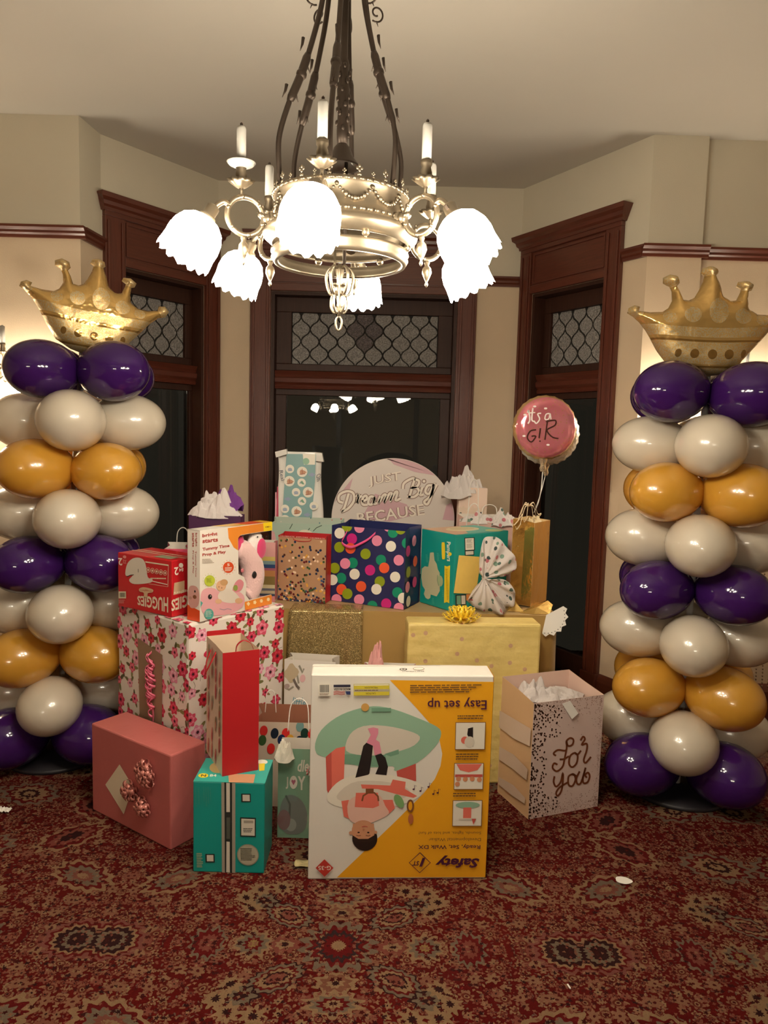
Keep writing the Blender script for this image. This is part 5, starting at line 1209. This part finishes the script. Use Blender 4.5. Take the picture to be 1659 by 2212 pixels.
for wd, mt_ in ((36, sd), (22, sw_)):
    for s_ in T1: p.line([(q.x, q.y) for q in smoothpts([(a, b_, 0) for a, b_ in s_], 4)], wd, mt_, up=0)
    p.disc(1380, 345, wd*0.6, mt_); p.z += 0.0006
for bo, mt_ in ((0.045, sd), (0.01, sw_)):
    p.text('JUST', (882, 420), (1176, 362), (1166, 260), (872, 320), mt_, bo); p.text('BECAUSE', (790, 755), (1397, 650), (1382, 550), (775, 652), mt_, bo); p.z += 0.0005
p.build('raised_lettering', sg)

# ---- small cream paper bag beside the sign, and the bag with dotted tissue
creamp = mat('peach_paper', (0.74, 0.56, 0.46), 0.6)
t, fp = bag('gift_bag', 'pale peach gift bag with white tissue at the right of the round sign', (0.395, 3.915), TZ+0.008, 0, 0.15, 0.09, 0.535, creamp, creamp, inner_w)
p = fp(((0, 0), (1, 0), (1, 1), (0, 1))); p.rect(0, 0.0, 1, 0.80, C('#d8c2ae')); 
for k in range(9): p.disc(0.06+0.11*k, 0.79+0.012*math.sin(k*2), 0.04, C('#d8c2ae'), ry=0.018)
for x, y in ((0.08, 0.74), (0.35, 0.72), (0.8, 0.75)): p.disc(x, y, 0.05, C('#4f5550'), ry=0.014)
p.build('printed_front', t); g = G(); tissue(g, (0.045, 0.035, 0.50), 0.115, 0.05, 0.13, tis, 21, spikes=3, low=0.45); tissue(g, (-0.02, 0.0, 0.47), 0.09, 0.04, 0.13, tis, 23, n=26, spikes=3, low=0.4); g.build('white_tissue', t)
cord(t, 0.05, 0.105, -0.004, 0.44, 0.14, wcord, 0.0022)
blush = mat('blush_paper', (0.66, 0.40, 0.34), 0.6)
tul = dotted('dotted_tissue', (0.82, 0.75, 0.72), [(0.10, 0.17, 0.14), (0.60, 0.18, 0.22), (0.06, 0.09, 0.09), (0.25, 0.38, 0.30), (0.65, 0.24, 0.26)], 32, 0.34, trans=0.25)
t, fp = bag('gift_bag', 'wide blush gift bag with dotted tissue behind the teal diaper box', (0.385, 3.755), TZ+0.008, 0, 0.29, 0.13, 0.37, blush, blush, inner_w, back_up=0.03)
g = G(); tissue(g, (0.10, 0.03, 0.36), 0.11, 0.045, 0.055, tul, 4, spikes=5, low=0.6); tissue(g, (0.22, 0.02, 0.345), 0.085, 0.05, 0.085, tul, 6, spikes=5, low=0.4); g.build('dotted_tissue', t)
cord(t, 0.035, 0.10, 0.0, 0.35, 0.12, wcord, 0.0024, lean=-0.05); cord(t, 0.13, 0.215, 0.14, 0.39, 0.06, wcord, 0.0024)

# ---- gathered tulle bow against the teal box
bw = thing('tulle_bow', 'large dotted tulle bow leaning on the right of the teal table box', 'bow', (0.465, 3.34, TZ+0.012))
s3 = 1/(4.1475*470.0); O3 = Vector((0, 0, 0))
def q3(x, y, dy=0.0): return Vector(((x-785)*s3, dy, (1350-y)*s3))
K = q3(785, 1035, -0.01)
g = G(); fan(g, K, [q3(740, 1000), q3(735, 900, -0.01), q3(755, 720), q3(800, 672, 0.005), q3(860, 668), q3(915, 690, -0.01), q3(985, 770), q3(1050, 835, -0.01), q3(1072, 930), q3(1010, 990, -0.015), q3(930, 1025), q3(830, 1022)], tul, folds=7, amp=0.010, seed=2); g.build('upper_loop', bw)
g = G(); fan(g, K, [q3(755, 1065), q3(700, 1140), q3(640, 1240, -0.01), q3(690, 1290), q3(760, 1325, -0.02), q3(820, 1345), q3(930, 1350, -0.03), q3(1000, 1345), q3(985, 1300, -0.01), q3(1055, 1290), q3(1078, 1200, 0.01), q3(1040, 1110), q3(960, 1050, 0.01), q3(850, 1060)], tul, folds=9, amp=0.012, seed=5, n=56); g.build('tail', bw)
G().ball(K, (0.012, 0.010, 0.014), tul, 12).build('knot', bw)

# ---- foil balloons on a ribbon
def circ(r, n, wob=0.0, k=0): return [(r*(1+wob*math.cos(k*2*PI*i/n))*math.cos(2*PI*i/n), r*(1+wob*math.cos(k*2*PI*i/n))*math.sin(2*PI*i/n)) for i in range(n)]
m, nt, b = start('pink_foil', 0.16); vec, x, y, z = objxyz(nt); b.inputs['Metallic'].default_value = 0.45; b.inputs['Coat Weight'].default_value = 0.6
r_ = (x*x+z*z).sqrt(); c = cmix(X(noise_(vec, 9.0, 2)), (0.62, 0.10, 0.16), (0.80, 0.34, 0.36)); fv = voro(combine(x, z), 42.0, 1.0); c = cmix(X(fv.outputs['Distance']).lt(0.10), c, (0.55, 0.30, 0.12)); c = cmix(r_.gt(0.136), c, (0.55, 0.33, 0.14))
nt.links.new(c, b.inputs['Base Color']); bp = nt.nodes.new('ShaderNodeBump'); bp.inputs['Strength'].default_value = 0.35; bp.inputs['Distance'].default_value = 0.01; nt.links.new(noise_(vec, 16.0, 2), bp.inputs['Height']); nt.links.new(bp.outputs[0], b.inputs['Normal'])
fb = thing('foil_balloon', 'round pink foil balloon with writing floating above the gold bag', 'balloon', (0.722, 3.40, 1.555))
inflate(circ(0.146, 72, 0.012, 24), 0.048, m, step=0.014).build('balloon_skin', fb)
foilg = mat('silver_gold_foil', (0.72, 0.60, 0.42), 0.18, metal=0.8, bump=0.4, bscale=60)
G().lathe([(0.010, -0.20), (0.016, -0.185), (0.012, -0.17), (0.017, -0.155), (0.020, -0.14)], foilg, 14, close=False).build('balloon_neck', fb)
g = G(); p = Print((-0.14, -0.0505, -0.14), (0.28, 0, 0), (0, 0, 0.28), ((130, 1675), (500, 1675), (500, 1295), (130, 1295))); wf = C('#f2e8e4', 0.3); dg_ = C('#3d2018', 0.3)
for s_, wd, mt_ in (([(195, 1400), (200, 1385), (210, 1440), (200, 1465)], 9, wf), ([(225, 1370), (222, 1440), (240, 1450)], 9, wf), ([(208, 1400), (240, 1396)], 6, wf), ([(275, 1400), (255, 1405), (268, 1435), (250, 1462), (238, 1450)], 8, wf), ([(325, 1400), (305, 1405), (300, 1435), (322, 1432), (328, 1400), (335, 1435)], 7, wf),
    ([(250, 1500), (215, 1510), (200, 1550), (225, 1575), (250, 1540), (225, 1540)], 8, dg_), ([(275, 1490), (270, 1550)], 9, dg_), ([(275, 1565), (276, 1572)], 9, dg_), ([(315, 1440), (305, 1560)], 8, dg_), ([(305, 1450), (360, 1440), (360, 1470), (315, 1500), (345, 1540), (385, 1550)], 8, dg_)):
    p.line([(q.x, q.y) for q in smoothpts([(a, b_, 0) for a, b_ in s_], 4)], wd, mt_)
for x_, y_ in ((180, 1540), (235, 1360), (325, 1590), (300, 1370), (180, 1412)): p.disc(x_, y_, 8, wf, n=9, wob=0.3, k=2)
p.build('lettering', fb)
fb2 = thing('foil_balloon', 'white and silver foil balloon half hidden behind the pink one', 'balloon', (0.765, 3.53, 1.53)); inflate(circ(0.150, 72, 0.02, 26), 0.048, mat('white_foil', (0.70, 0.66, 0.60), 0.2, metal=0.6, bump=0.6, bscale=50), step=0.016).build('balloon_skin', fb2)
G().lathe([(0.008, -0.20), (0.014, -0.185), (0.010, -0.17), (0.017, -0.15), (0.02, -0.14)], foilg, 12, close=False).build('balloon_neck', fb2)
st = G().tube(smoothpts([(0.722, 3.40, 1.36), (0.721, 3.405, 1.28), (0.716, 3.43, 1.21), (0.712, 3.50, 1.155)], 5), 0.0022, wcord, 6).tube(smoothpts([(0.765, 3.53, 1.34), (0.74, 3.50, 1.25), (0.716, 3.49, 1.17)], 4), 0.0018, wcord, 6)
tag(st.build('balloon_ribbon'), 'white ribbon tying the foil balloons to the gold bag', 'ribbon')

# ---- red bag on the lower teal box
t, fp = bag('gift_bag', 'tall red gift bag with patterned cream sides on the small teal box', (-0.530, 2.430), 0.3225, 27, 0.128, 0.225, 0.434, redp, mat('cream_pattern_paper', (0.84, 0.68, 0.54), 0.5), mat('red_bag_inside', (0.70, 0.55, 0.40), 0.6), gus=0.01, back_up=0.0)
p = Print((0, 0.225, 0), (0, -0.225, 0), (0, 0, 0.434), ((0, 0), (1, 0), (1, 1), (0, 1)), lift=0.002); r = random.Random(3); pc = [C('#c2443f', 0.35), C('#d98477', 0.35), C('#a8282c', 0.35), C('#8f8a5a', 0.35)]
for i in range(4):
    for j in range(7):
        if (i+j) % 2 == 0 or r.random() < 0.5:
            x_, y_ = 0.16+0.23*i, 0.08+0.135*j; p.disc(x_, y_, 0.07, pc[r.randrange(4)], ry=0.045, n=12, rot=1.2, wob=0.15, k=1, up=0.00001); p.disc(x_+0.01, y_, 0.035, pc[(i+j) % 3], ry=0.024, n=10, rot=1.2, up=0.00002)
p.build('paisley_print', t)
G().strip(smoothpts([(-0.003, 0.08, 0.415), (-0.02, 0.075, 0.385), (-0.035, 0.09, 0.345), (-0.035, 0.11, 0.325), (-0.028, 0.13, 0.33), (-0.02, 0.14, 0.37), (-0.003, 0.15, 0.405)], 5), (0, 0.005, 0.001), C('#c21f2a', 0.3)).build('ribbon_handle', t)
G().strip(smoothpts([(0.05, 0.02, 0.425), (0.055, 0.02, 0.45), (0.075, 0.015, 0.466), (0.10, 0.012, 0.455), (0.11, 0.01, 0.43)], 5), (0, 0.004, 0.001), C('#a81722', 0.3)).build('ribbon_handle', t)
G().box((0.001, 0.2262, 0.40), (0.127, 0.2268, 0.452), redp).build('raised_back_edge', t)

# ---- FOR YOU bag
fyw = mat('white_blush_paper', (0.64, 0.50, 0.46), 0.45, vary=0.05, vscale=6); fyk = mat('tan_stripe_paper', (0.62, 0.40, 0.22), 0.5)
t, fp = bag('gift_bag', 'big white gift bag with gold dots and brown script writing on the floor', (0.605, 2.800), 0, 21.5, 0.333, 0.242, 0.476, fyw, fyk, mat('blush_inside', (0.70, 0.50, 0.42), 0.6), gus=0.015, back_up=0.03)
p = fp(((480, 2090), (1115, 1950), (1128, 920), (470, 1020))); r = random.Random(6); bd_ = C('#3a2216', 0.4); bd2 = C('#7a4a33', 0.35)
for i in range(330):
    x_ = 480+r.random()**1.7*260; y_ = 1030+r.random()*1050
    if x_ > 600 and 1330 < y_ < 1850 and x_ > 640 - abs(y_-1600)*0.2: continue
    p.disc(x_, y_, 8, bd_, ry=9, n=6, up=0)
for i in range(300):
    x_ = 480+r.random()*630; y_ = (1000-(x_-480)*0.12)+abs(r.gauss(0, 1))*110
    p.disc(x_, y_, 3.4, bd2, n=5, up=0)
for i in range(330):
    x_ = 500+r.random()*610; y_ = (2075-(x_-480)*0.2)-abs(r.gauss(0, 1))*75; p.disc(x_, y_, 3.2, bd2, n=5, up=0)
for i in range(160): x_ = 1115-abs(r.gauss(0, 1))*22; p.disc(x_, 950+r.random()*1000, 3.0, bd2, n=5, up=0)
p.z += 0.0001
FY = [[(795, 1365), (812, 1405), (850, 1395), (860, 1350), (830, 1332), (795, 1362), (800, 1410), (790, 1450), (720, 1446), (680, 1480), (705, 1500)], [(800, 1430), (785, 1530), (770, 1600), (720, 1642), (678, 1612), (690, 1570), (722, 1582)], [(740, 1532), (780, 1528), (825, 1500)], [(872, 1468), (835, 1500), (830, 1570), (862, 1600), (900, 1560), (905, 1490), (875, 1466), (905, 1482), (935, 1445)], [(925, 1352), (948, 1316), (966, 1340), (938, 1392), (985, 1380), (988, 1440), (965, 1530), (985, 1556), (1030, 1500)],
      [(700, 1688), (695, 1740), (720, 1782), (760, 1740), (776, 1655), (780, 1740), (770, 1822), (740, 1866), (724, 1840), (752, 1790), (830, 1738)], [(862, 1664), (830, 1690), (835, 1760), (870, 1772), (896, 1720), (886, 1670), (862, 1664), (910, 1682)], [(932, 1636), (905, 1700), (915, 1750), (950, 1738), (985, 1600), (965, 1700), (975, 1742), (1010, 1732), (1027, 1680), (1010, 1645), (984, 1668), (1002, 1692)]]
fyc = C('#6e3a1e', 0.35)
for s_ in FY: p.line([(q.x, q.y) for q in smoothpts([(a, b_, 0) for a, b_ in s_], 4)], 17, fyc)
p.build('printed_front', t)
p = Print((0, 0.242, 0), (0, -0.242, 0), (0, 0, 0.476), ((100, 1830), (480, 2090), (470, 1020), (200, 830)), lift=0.0065)
for P_ in ([(180, 1015), (470, 1195), (468, 1330), (320, 1260), (168, 1150)], [(165, 1320), (320, 1400), (460, 1530), (455, 1640), (300, 1530), (155, 1450)], [(150, 1640), (320, 1710), (450, 1830), (448, 1900), (300, 1830), (140, 1730)]): p.poly(P_, C('#cbb5a2', 0.45))
p.build('printed_stripes', t)
g = G(); tissue(g, (0.165, 0.12, 0.425), 0.165, 0.115, 0.055, tis, 31, spikes=5, low=0.6); tissue(g, (0.10, 0.15, 0.435), 0.10, 0.085, 0.075, tis, 33, n=28, spikes=3, low=0.4); g.build('white_tissue', t)
G().add([(0.13, -0.004, 0.46), (0.165, -0.006, 0.47), (0.205, -0.010, 0.415), (0.175, -0.010, 0.395), (0.13, -0.0025, 0.46), (0.165, -0.0045, 0.47), (0.205, -0.0085, 0.415), (0.175, -0.0085, 0.395)], [(0, 3, 2, 1), (4, 5, 6, 7), (0, 1, 5, 4), (1, 2, 6, 5), (2, 3, 7, 6), (3, 0, 4, 7)], whitep).build('gift_tag', t)

# ---- mint bundle bag in clear wrap, dotted bag and white bag between the boxes
mintg = mat('mint_green_paper', (0.23, 0.40, 0.27), 0.5)
t, fp = bag('gift_bag', 'mint green baby gift bag in clear wrap beside the walker box', (-0.365, 2.62), 0, 0, 0.26, 0.10, 0.345, mintg, mintg, inner_w)
p = fp(((90, 1878), (727, 1893), (743, 1197), (95, 1182))); p.ftext('dle', 272, 1272, 375, 1366, wh, False, 0.02, 0.2); p.text('J', (165, 1500), (188, 1500), (188, 1405), (165, 1405), wh, 0.03); p.disc(236, 1448, 36, wh, ry=52); p.poly([(236, 1470), (216, 1440), (222, 1425), (236, 1433), (250, 1425), (256, 1440)], C('#b5657a')); p.ftext('Y', 275, 1400, 345, 1508, wh, False, 0.03)
gg_ = C('#7f8580'); p.poly([(q.x, q.y) for q in smoothpts([(130, 1600, 0), (200, 1545, 0), (300, 1580, 0), (360, 1680, 0), (350, 1800, 0), (280, 1850, 0), (160, 1840, 0), (110, 1740, 0)], 4, True)], gg_); p.disc(215, 1780, 50, C('#a3a8a0')); p.line([(165, 1550), (205, 1620), (200, 1740), (165, 1790)], 18, C('#5d625c')); p.disc(150, 1740, 60, C('#8a6a6a'), ry=80)
p.build('printed_front', t)
g = G(); tissue(g, (0.025, -0.01, 0.30), 0.042, 0.03, 0.085, mat('ivory_tissue', (0.74, 0.70, 0.60), 0.8), 41, n=28, spikes=3, low=0.5); g.build('white_tissue', t)
sr = dotted('red_white_ribbon', (0.80, 0.66, 0.60), [(0.62, 0.05, 0.06)], 120, 0.42, rough=0.25)
for k in range(7):
    g = G(); a = -0.40+0.11*k; pts = [Vector((0.136+0.002*k, -0.012-0.004*(k % 3), 0.337)) + Vector((math.sin(a)*0.075*q+0.002*math.sin(q*14+k), -0.01*q, -0.085*q*math.cos(a*0.8))) for q in [i/16 for i in range(17)]]; g.strip(pts, [Vector((0.0035, 0.001, 0.0))]*17, sr); g.build('striped_ribbon', t)
cel = bpy.data.materials.new('clear_wrap'); cel.use_nodes = True; nt = cel.node_tree; tr = nt.nodes.new('ShaderNodeBsdfTransparent'); gl = nt.nodes.new('ShaderNodeBsdfGlossy'); gl.inputs[1].default_value = 0.12; gl.inputs[0].default_value = (0.8, 0.8, 0.8, 1)
nn = nt.nodes.new('ShaderNodeTexNoise'); nn.inputs['Scale'].default_value = 14; bp = nt.nodes.new('ShaderNodeBump'); bp.inputs['Strength'].default_value = 1.0; bp.inputs['Distance'].default_value = 0.05; nt.links.new(nn.outputs[0], bp.inputs['Height']); nt.links.new(bp.outputs[0], gl.inputs[2])
ms = nt.nodes.new('ShaderNodeMixShader'); ms.inputs[0].default_value = 0.10; nt.links.new(tr.outputs[0], ms.inputs[1]); nt.links.new(gl.outputs[0], ms.inputs[2]); nt.links.new(ms.outputs[0], nt.nodes['Material Output'].inputs[0])
G().grid(lambda u, v: Vector((-0.012+0.285*u, -0.018-0.012*math.sin(PI*u)-0.006*noisev((u*6, v*7, 2)), 0.003+0.355*v)), 24, 24, cel).build('clear_wrap', t)
brownin = mat('brown_kraft_inside', (0.30, 0.115, 0.065), 0.6); creamf = mat('cream_dot_paper', (0.58, 0.46, 0.36), 0.5)
t, fp = bag('gift_bag', 'cream bag with large coloured dots and brown inside behind the mint bag', (-0.50, 2.85), 0, 0, 0.31, 0.12, 0.352, creamf, creamf, brownin, back_up=0.03)
p = fp(((16, 1633), (598, 1648), (612, 983), (23, 967)))
for x_, y_, cn in ((105, 1040, '#c22a28'), (95, 1115, '#33502a'), (188, 1060, '#1b2230'), (272, 1060, '#d1302c'), (240, 1110, '#1f2c55'), (305, 1110, '#d9a03a'), (375, 1120, '#1b2440'), (380, 1005, '#6f9290'), (415, 1060, '#123028'), (270, 1190, '#33502a'), (350, 1180, '#c9a49a'), (405, 1190, '#2f4a1f'), (470, 1060, '#d1302c'), (520, 1130, '#2c6f6a'), (40, 1060, '#d9a03a'), (160, 1180, '#d1302c'), (470, 1180, '#1f2c55')): p.disc(x_, y_, 30, C(cn, 0.35), ry=42, rot=0.15, n=20)
p.build('printed_dots', t)
cord(t, 0.03, 0.075, 0.12, 0.375, 0.065, wcord, 0.0022); cord(t, 0.14, 0.225, 0.0, 0.345, 0.10, wcord, 0.0022, lean=0.02)
lw = mat('white_glossy_paper', (0.70, 0.66, 0.60), 0.35, coat=0.2, bump=0.2, bscale=9)
t, fp = bag('gift_bag', 'white baby gift bag with grey brush flowers and blue script behind', (-0.405, 3.06), 0, -6, 0.22, 0.10, 0.545, lw, lw, inner_w)
p = fp(((250, 1450), (670, 1470), (700, 560), (270, 470))); gr_ = [C('#8f8a7c'), C('#b9a98c'), C('#5f6f6c'), C('#a8958f')]
for a in ([(330, 540), (380, 600), (395, 680)], [(275, 700), (310, 720), (350, 700)], [(350, 650), (400, 730)], [(400, 540), (430, 600), (440, 570)]): p.line(a, 16, gr_[0])
p.disc(330, 590, 60, gr_[1], ry=70, wob=0.15, k=4); p.disc(430, 645, 24, C('#d9aeb0'), ry=30); p.disc(290, 690, 26, gr_[3], ry=20); p.line([(350, 640), (380, 700), (400, 720)], 20, C('#6a5f58')); p.text('little', (335, 850), (455, 880), (455, 800), (335, 780), C('#6f9aa8'), 0.01, 0.3); p.build('printed_front', t)
t, fp = bag('gift_bag', 'pink gift bag with its tissue tip showing above the walker box', (-0.06, 2.72), 0, 0, 0.20, 0.09, 0.62, C('#c98a8a'), C('#c98a8a'), inner_w)
g = G(); tissue(g, (0.05, 0.04, 0.60), 0.035, 0.03, 0.115, mat('pink_tissue', (0.72, 0.36, 0.34), 0.8, trans=0.2), 51, n=20, spikes=3, low=0.4); g.build('pink_tissue', t)

# ================================================================== BALLOON COLUMNS
def latex(name, col, tr, rough=0.22, spec=0.5, coat=0.3):
    m_ = mat(name, col, rough, coat=coat, trans=tr, spec=spec); m_.node_tree.nodes['Principled BSDF'].inputs['Coat Roughness'].default_value = 0.07; return m_
pearl = latex('pearl_white_latex', (0.76, 0.68, 0.55), 0.20, 0.26, coat=1.0, spec=0.9); goldl = latex('pearl_gold_latex', (0.74, 0.38, 0.045), 0.24, 0.24, coat=0.9, spec=0.9); purl = latex('crystal_purple_latex', (0.050, 0.010, 0.125), 0.30, 0.10, coat=0.5)
def balloon_mesh(name, mt, Rt_=0.134, Rv=0.124, out=0.160, inn=0.185):
    g = G(); prof = []; n = 22
    for i in range(n+1):
        t = -1+2*i/n; s_ = math.sin(t*PI/2)
        if s_ < 0: r = (1-s_*s_)**0.62; x_ = s_*inn
        else: r = math.sqrt(max(0, 1-s_*s_)); x_ = s_*out
        prof.append((max(r, 0.02 if s_ < 0 else 0.001), x_))
    g.lathe(prof, mt, 32, rotm('Y', PI/2) @ Matrix.Diagonal((Rv, Rt_, 1, 1)))
    me_o = g.build(name); me = me_o.data; bpy.data.objects.remove(me_o); return me
BM = {'P': balloon_mesh('purple_balloon', purl), 'W': balloon_mesh('white_balloon', pearl), 'G': balloon_mesh('gold_balloon', goldl)}
BL = {'P': 'glossy purple balloon', 'W': 'pearl white balloon', 'G': 'pearl gold balloon'}
blackp = mat('black_base', (0.012, 0.010, 0.014), 0.5)
def column(label, xs, y, zs, th0, sd):
    t = thing('balloon_column', label, 'balloon column', (xs[-1], y, 0)); X0 = xs[-1]; r = random.Random(sd)
    G().lathe([(0.21, 0.0), (0.215, 0.008), (0.21, 0.02), (0.03, 0.024), (0.02, 0.03)], blackp, 40).build('base_plate', t)
    G().tube([(0, 0, 0.02), (xs[0]-X0, 0, zs[0]+0.10)], 0.014, mat('white_pole', (0.6, 0.58, 0.55), 0.4), 12).build('pole', t)
    for i, c in enumerate('PWGWPWGWP'):
        base = th0 + (45 if i % 2 == 0 else 0)
        for k in range(4):
            o = bpy.data.objects.new('balloon', BM[c]); COL.objects.link(o); o.parent = t; o['label'] = BL[c]
            a = R_(base+90*k+r.uniform(-3, 3)); rr = 0.205 if i < 8 else 0.225; sc = 1+r.uniform(-0.03, 0.03)
            if i == 8: sc = 1.04
            o.location = (xs[i]-X0+rr*math.cos(a), rr*math.sin(a), zs[i]+r.uniform(-0.006, 0.006)); o.rotation_euler = (0, R_(r.uniform(-3, 3)), a); o.scale = (sc, sc, sc)
    return t
column('left balloon column of purple, white and gold balloons with a gold crown', [-1.328-0.0178*i for i in range(9)], 3.27, [1.735, 1.522, 1.318, 1.12, 0.916, 0.706, 0.507, 0.312, 0.155], -75, 1)
column('right balloon column of purple, white and gold balloons with a gold crown', [1.318-0.001*i for i in range(9)], 3.10, [1.703, 1.494, 1.30, 1.10, 0.897, 0.69, 0.477, 0.29, 0.155], -107, 2)

# ---- crown balloons
CR = [(815, 830), (822, 800), (855, 783), (888, 792), (880, 815), (950, 822), (1020, 818), (1052, 795), (1072, 750), (1064, 700), (1050, 672), (1012, 655), (1008, 622), (1048, 600), (1095, 612), (1107, 648), (1092, 668), (1112, 700), (1132, 745), (1168, 748), (1198, 732), (1220, 690), (1240, 640), (1247, 602), (1224, 592), (1234, 562), (1275, 548), (1312, 562), (1322, 592), (1308, 604), (1332, 650), (1356, 718), (1400, 747), (1440, 742), (1457, 700), (1464, 676), (1434, 660), (1442, 636), (1490, 630), (1532, 655), (1522, 684), (1500, 692), (1500, 740), (1508, 790), (1560, 820), (1625, 822), (1690, 806), (1694, 776), (1738, 768), (1768, 798), (1748, 840), (1700, 856), (1645, 910), (1592, 980), (1542, 1040), (1502, 1090), (1476, 1132), (1400, 1172), (1280, 1194), (1160, 1168), (1062, 1120), (1000, 1040), (950, 960), (900, 892), (850, 850)]
SCN = 1/(2.77*525.0); cpts = [((x-1285)*SCN, (1190-y)*SCN) for x, y in CR]
m, nt, b = start('gold_crown_foil', 0.2); vec, x, y, z = objxyz(nt); b.inputs['Metallic'].default_value = 0.62
spk_ = X(noise_(vec, 210.0, 2)); zz = z + x*x*(-0.25)
def band(a, b_): return zz.gt(a)*zz.lt(b_)
def dots(lst):
    o = None
    for cx, cz_, rx, rz_ in lst:
        dx = (x-cx)/rx; dz = (z-cz_)/rz_; q = (dx*dx+dz*dz).lt(1.0); o = q if o is None else o.max(q)
    return o
U_ = lambda px, py: ((px-1285)*SCN, (1190-py)*SCN)
big = dots([(*U_(1310, 820), 0.038, 0.050), (*U_(1165, 845), 0.033, 0.031), (*U_(1450, 848), 0.033, 0.031), (*U_(1040, 860), 0.026, 0.024), (*U_(1565, 865), 0.026, 0.024), (*U_(860, 815), 0.03, 0.03), (*U_(1052, 635), 0.036, 0.03), (*U_(1275, 578), 0.036, 0.025), (*U_(1485, 658), 0.036, 0.025), (*U_(1735, 805), 0.03, 0.03)])
small = dots([(*U_(1100, 1065), 0.012, 0.016), (*U_(1190, 1068), 0.017, 0.018), (*U_(1290, 1070), 0.018, 0.019), (*U_(1385, 1068), 0.018, 0.019), (*U_(1475, 1060), 0.012, 0.016)])
spm = (big.max(band(0.148, 0.186)).max(band(0.044, 0.128)).max(band(-0.05, 0.030)))*(1.0-small)
cc_ = cmix(spm*spk_.gt(0.50), (0.66, 0.42, 0.14), (0.62, 0.52, 0.32)); cc_ = cmix((small).max(band(0.030, 0.038)).max(band(0.130, 0.137)), cc_, (0.34, 0.19, 0.05))
nt.links.new(cc_, b.inputs['Base Color']); nt.links.new((spm*0.25+0.17).v, b.inputs['Roughness'])
bp = nt.nodes.new('ShaderNodeBump'); bp.inputs['Strength'].default_value = 0.55; bp.inputs['Distance'].default_value = 0.02; nt.links.new(noise_(vec, 11.0, 3), bp.inputs['Height']); nt.links.new(bp.outputs[0], b.inputs['Normal'])
crown = inflate(cpts, 0.075, m, step=0.011).build('crown_balloon', None, (1.295, 3.085, 1.775)); crown.rotation_euler = (0, R_(0.5), R_(-4))
tag(crown, 'gold foil crown balloon on top of the right balloon column', 'crown balloon')
c2_ = crown.copy(); COL.objects.link(c2_); c2_.location = (-1.288, 3.25, 1.808); c2_.rotation_euler = (0, R_(6.5), R_(26)); c2_.scale = (0.92, 0.92, 0.94); tag(c2_, 'gold foil crown balloon on top of the left balloon column', 'crown balloon')

# ================================================================== RIGHT EDGE AND FLOOR SCRAPS
silver = mat('silver_beads', (0.60, 0.52, 0.42), 0.15, metal=0.9)
g = G(); g.tube([(1.62, 3.66, 1.12), (2.05, 3.66, 1.12)], 0.006, silver, 8)
r = random.Random(12)
for k in range(15):
    x0 = 1.64+0.027*k+r.uniform(-0.006, 0.006); L = r.uniform(0.85, 1.08); y0 = 3.66+r.uniform(-0.015, 0.015)
    nb = int(L/0.018)
    for j in range(nb): g.lathe([(0.001, -0.006), (0.0052, 0), (0.001, 0.006)], silver, 6, Matrix.Translation((x0+0.004*math.sin(j*0.2+k), y0, 1.115-0.018*j)), close=False)
bc = g.build('bead_curtain'); tag(bc, 'curtain of silver bead strings hanging behind the right balloon column', 'bead curtain', kind='stuff')
tag(G().grid(lambda u, v: Vector((1.52+0.42*u, 3.32+0.20*v+0.02*noisev((u*4, v*4, 1)), 0.012+0.05*abs(noisev((u*6, v*5, 3)))+0.05*math.sin(PI*u)*math.sin(PI*v))), 30, 18, cel, smooth=False).build('plastic_film'), 'crinkled clear plastic film on the carpet by the right column', 'plastic film')
g = G(); g.prism([(0.028*math.cos(a)*(1+0.1*math.cos(3*a)), 0.021*math.sin(a)) for a in [2*PI*i/20 for i in range(20)]], 0, 0.001, whitep, axis='z')
o = g.build('paper_scrap', None, (0.856, 2.402, 0.003), -0.2); tag(o, 'oval white paper scrap lying on the carpet at right', 'paper scrap')
cf = mat('cream_foil_scrap', (0.62, 0.50, 0.25), 0.35, bump=0.3, bscale=60)
o = G().grid(lambda u, v: Vector(((0.03+0.002*math.sin(9*u))*v*math.cos(2*PI*u), 0.024*v*math.sin(2*PI*u), 0.004+0.004*v*math.sin(2*PI*u*3))), 24, 4, cf, th=0.001).build('foil_scrap', None, (-0.252, 2.447, 0.002)); tag(o, 'round cream foil scrap by the left foot of the walker box', 'paper scrap')
o = G().grid(lambda u, v: Vector((0.05*u, 0.03*v, 0.006+0.016*abs(noisev((u*4, v*4, 5))))), 8, 6, whitep, th=0.001, smooth=False).build('paper_scrap', None, (-1.475, 2.735, 0.001)); tag(o, 'crumpled white paper scrap at the far left of the carpet', 'paper scrap')
o = G().tube([(0, 0, 0.004), (0.004, -0.016, 0.004)], 0.0022, whitep, 8).build('paper_sliver', None, (0.543, 1.905, 0)); tag(o, 'tiny white paper sliver on the carpet near the viewer', 'paper scrap')

# repeats share a group
GR = {'balloon column': 'balloon columns either side of the bay', 'crown balloon': 'crown balloons on the columns', 'chandelier': 'matching chandeliers', 'wall lamp': 'wall sconces',
      'balloon': 'foil balloons over the gold bag', 'paper scrap': 'scraps on the carpet', 'gift bag': 'gift bags', 'box': 'boxed baby goods', 'gift box': 'wrapped gift boxes', 'envelope': 'envelopes and cards'}
for o in COL.objects:
    if o.parent is None and o.get('category') in GR: o['group'] = GR[o['category']]
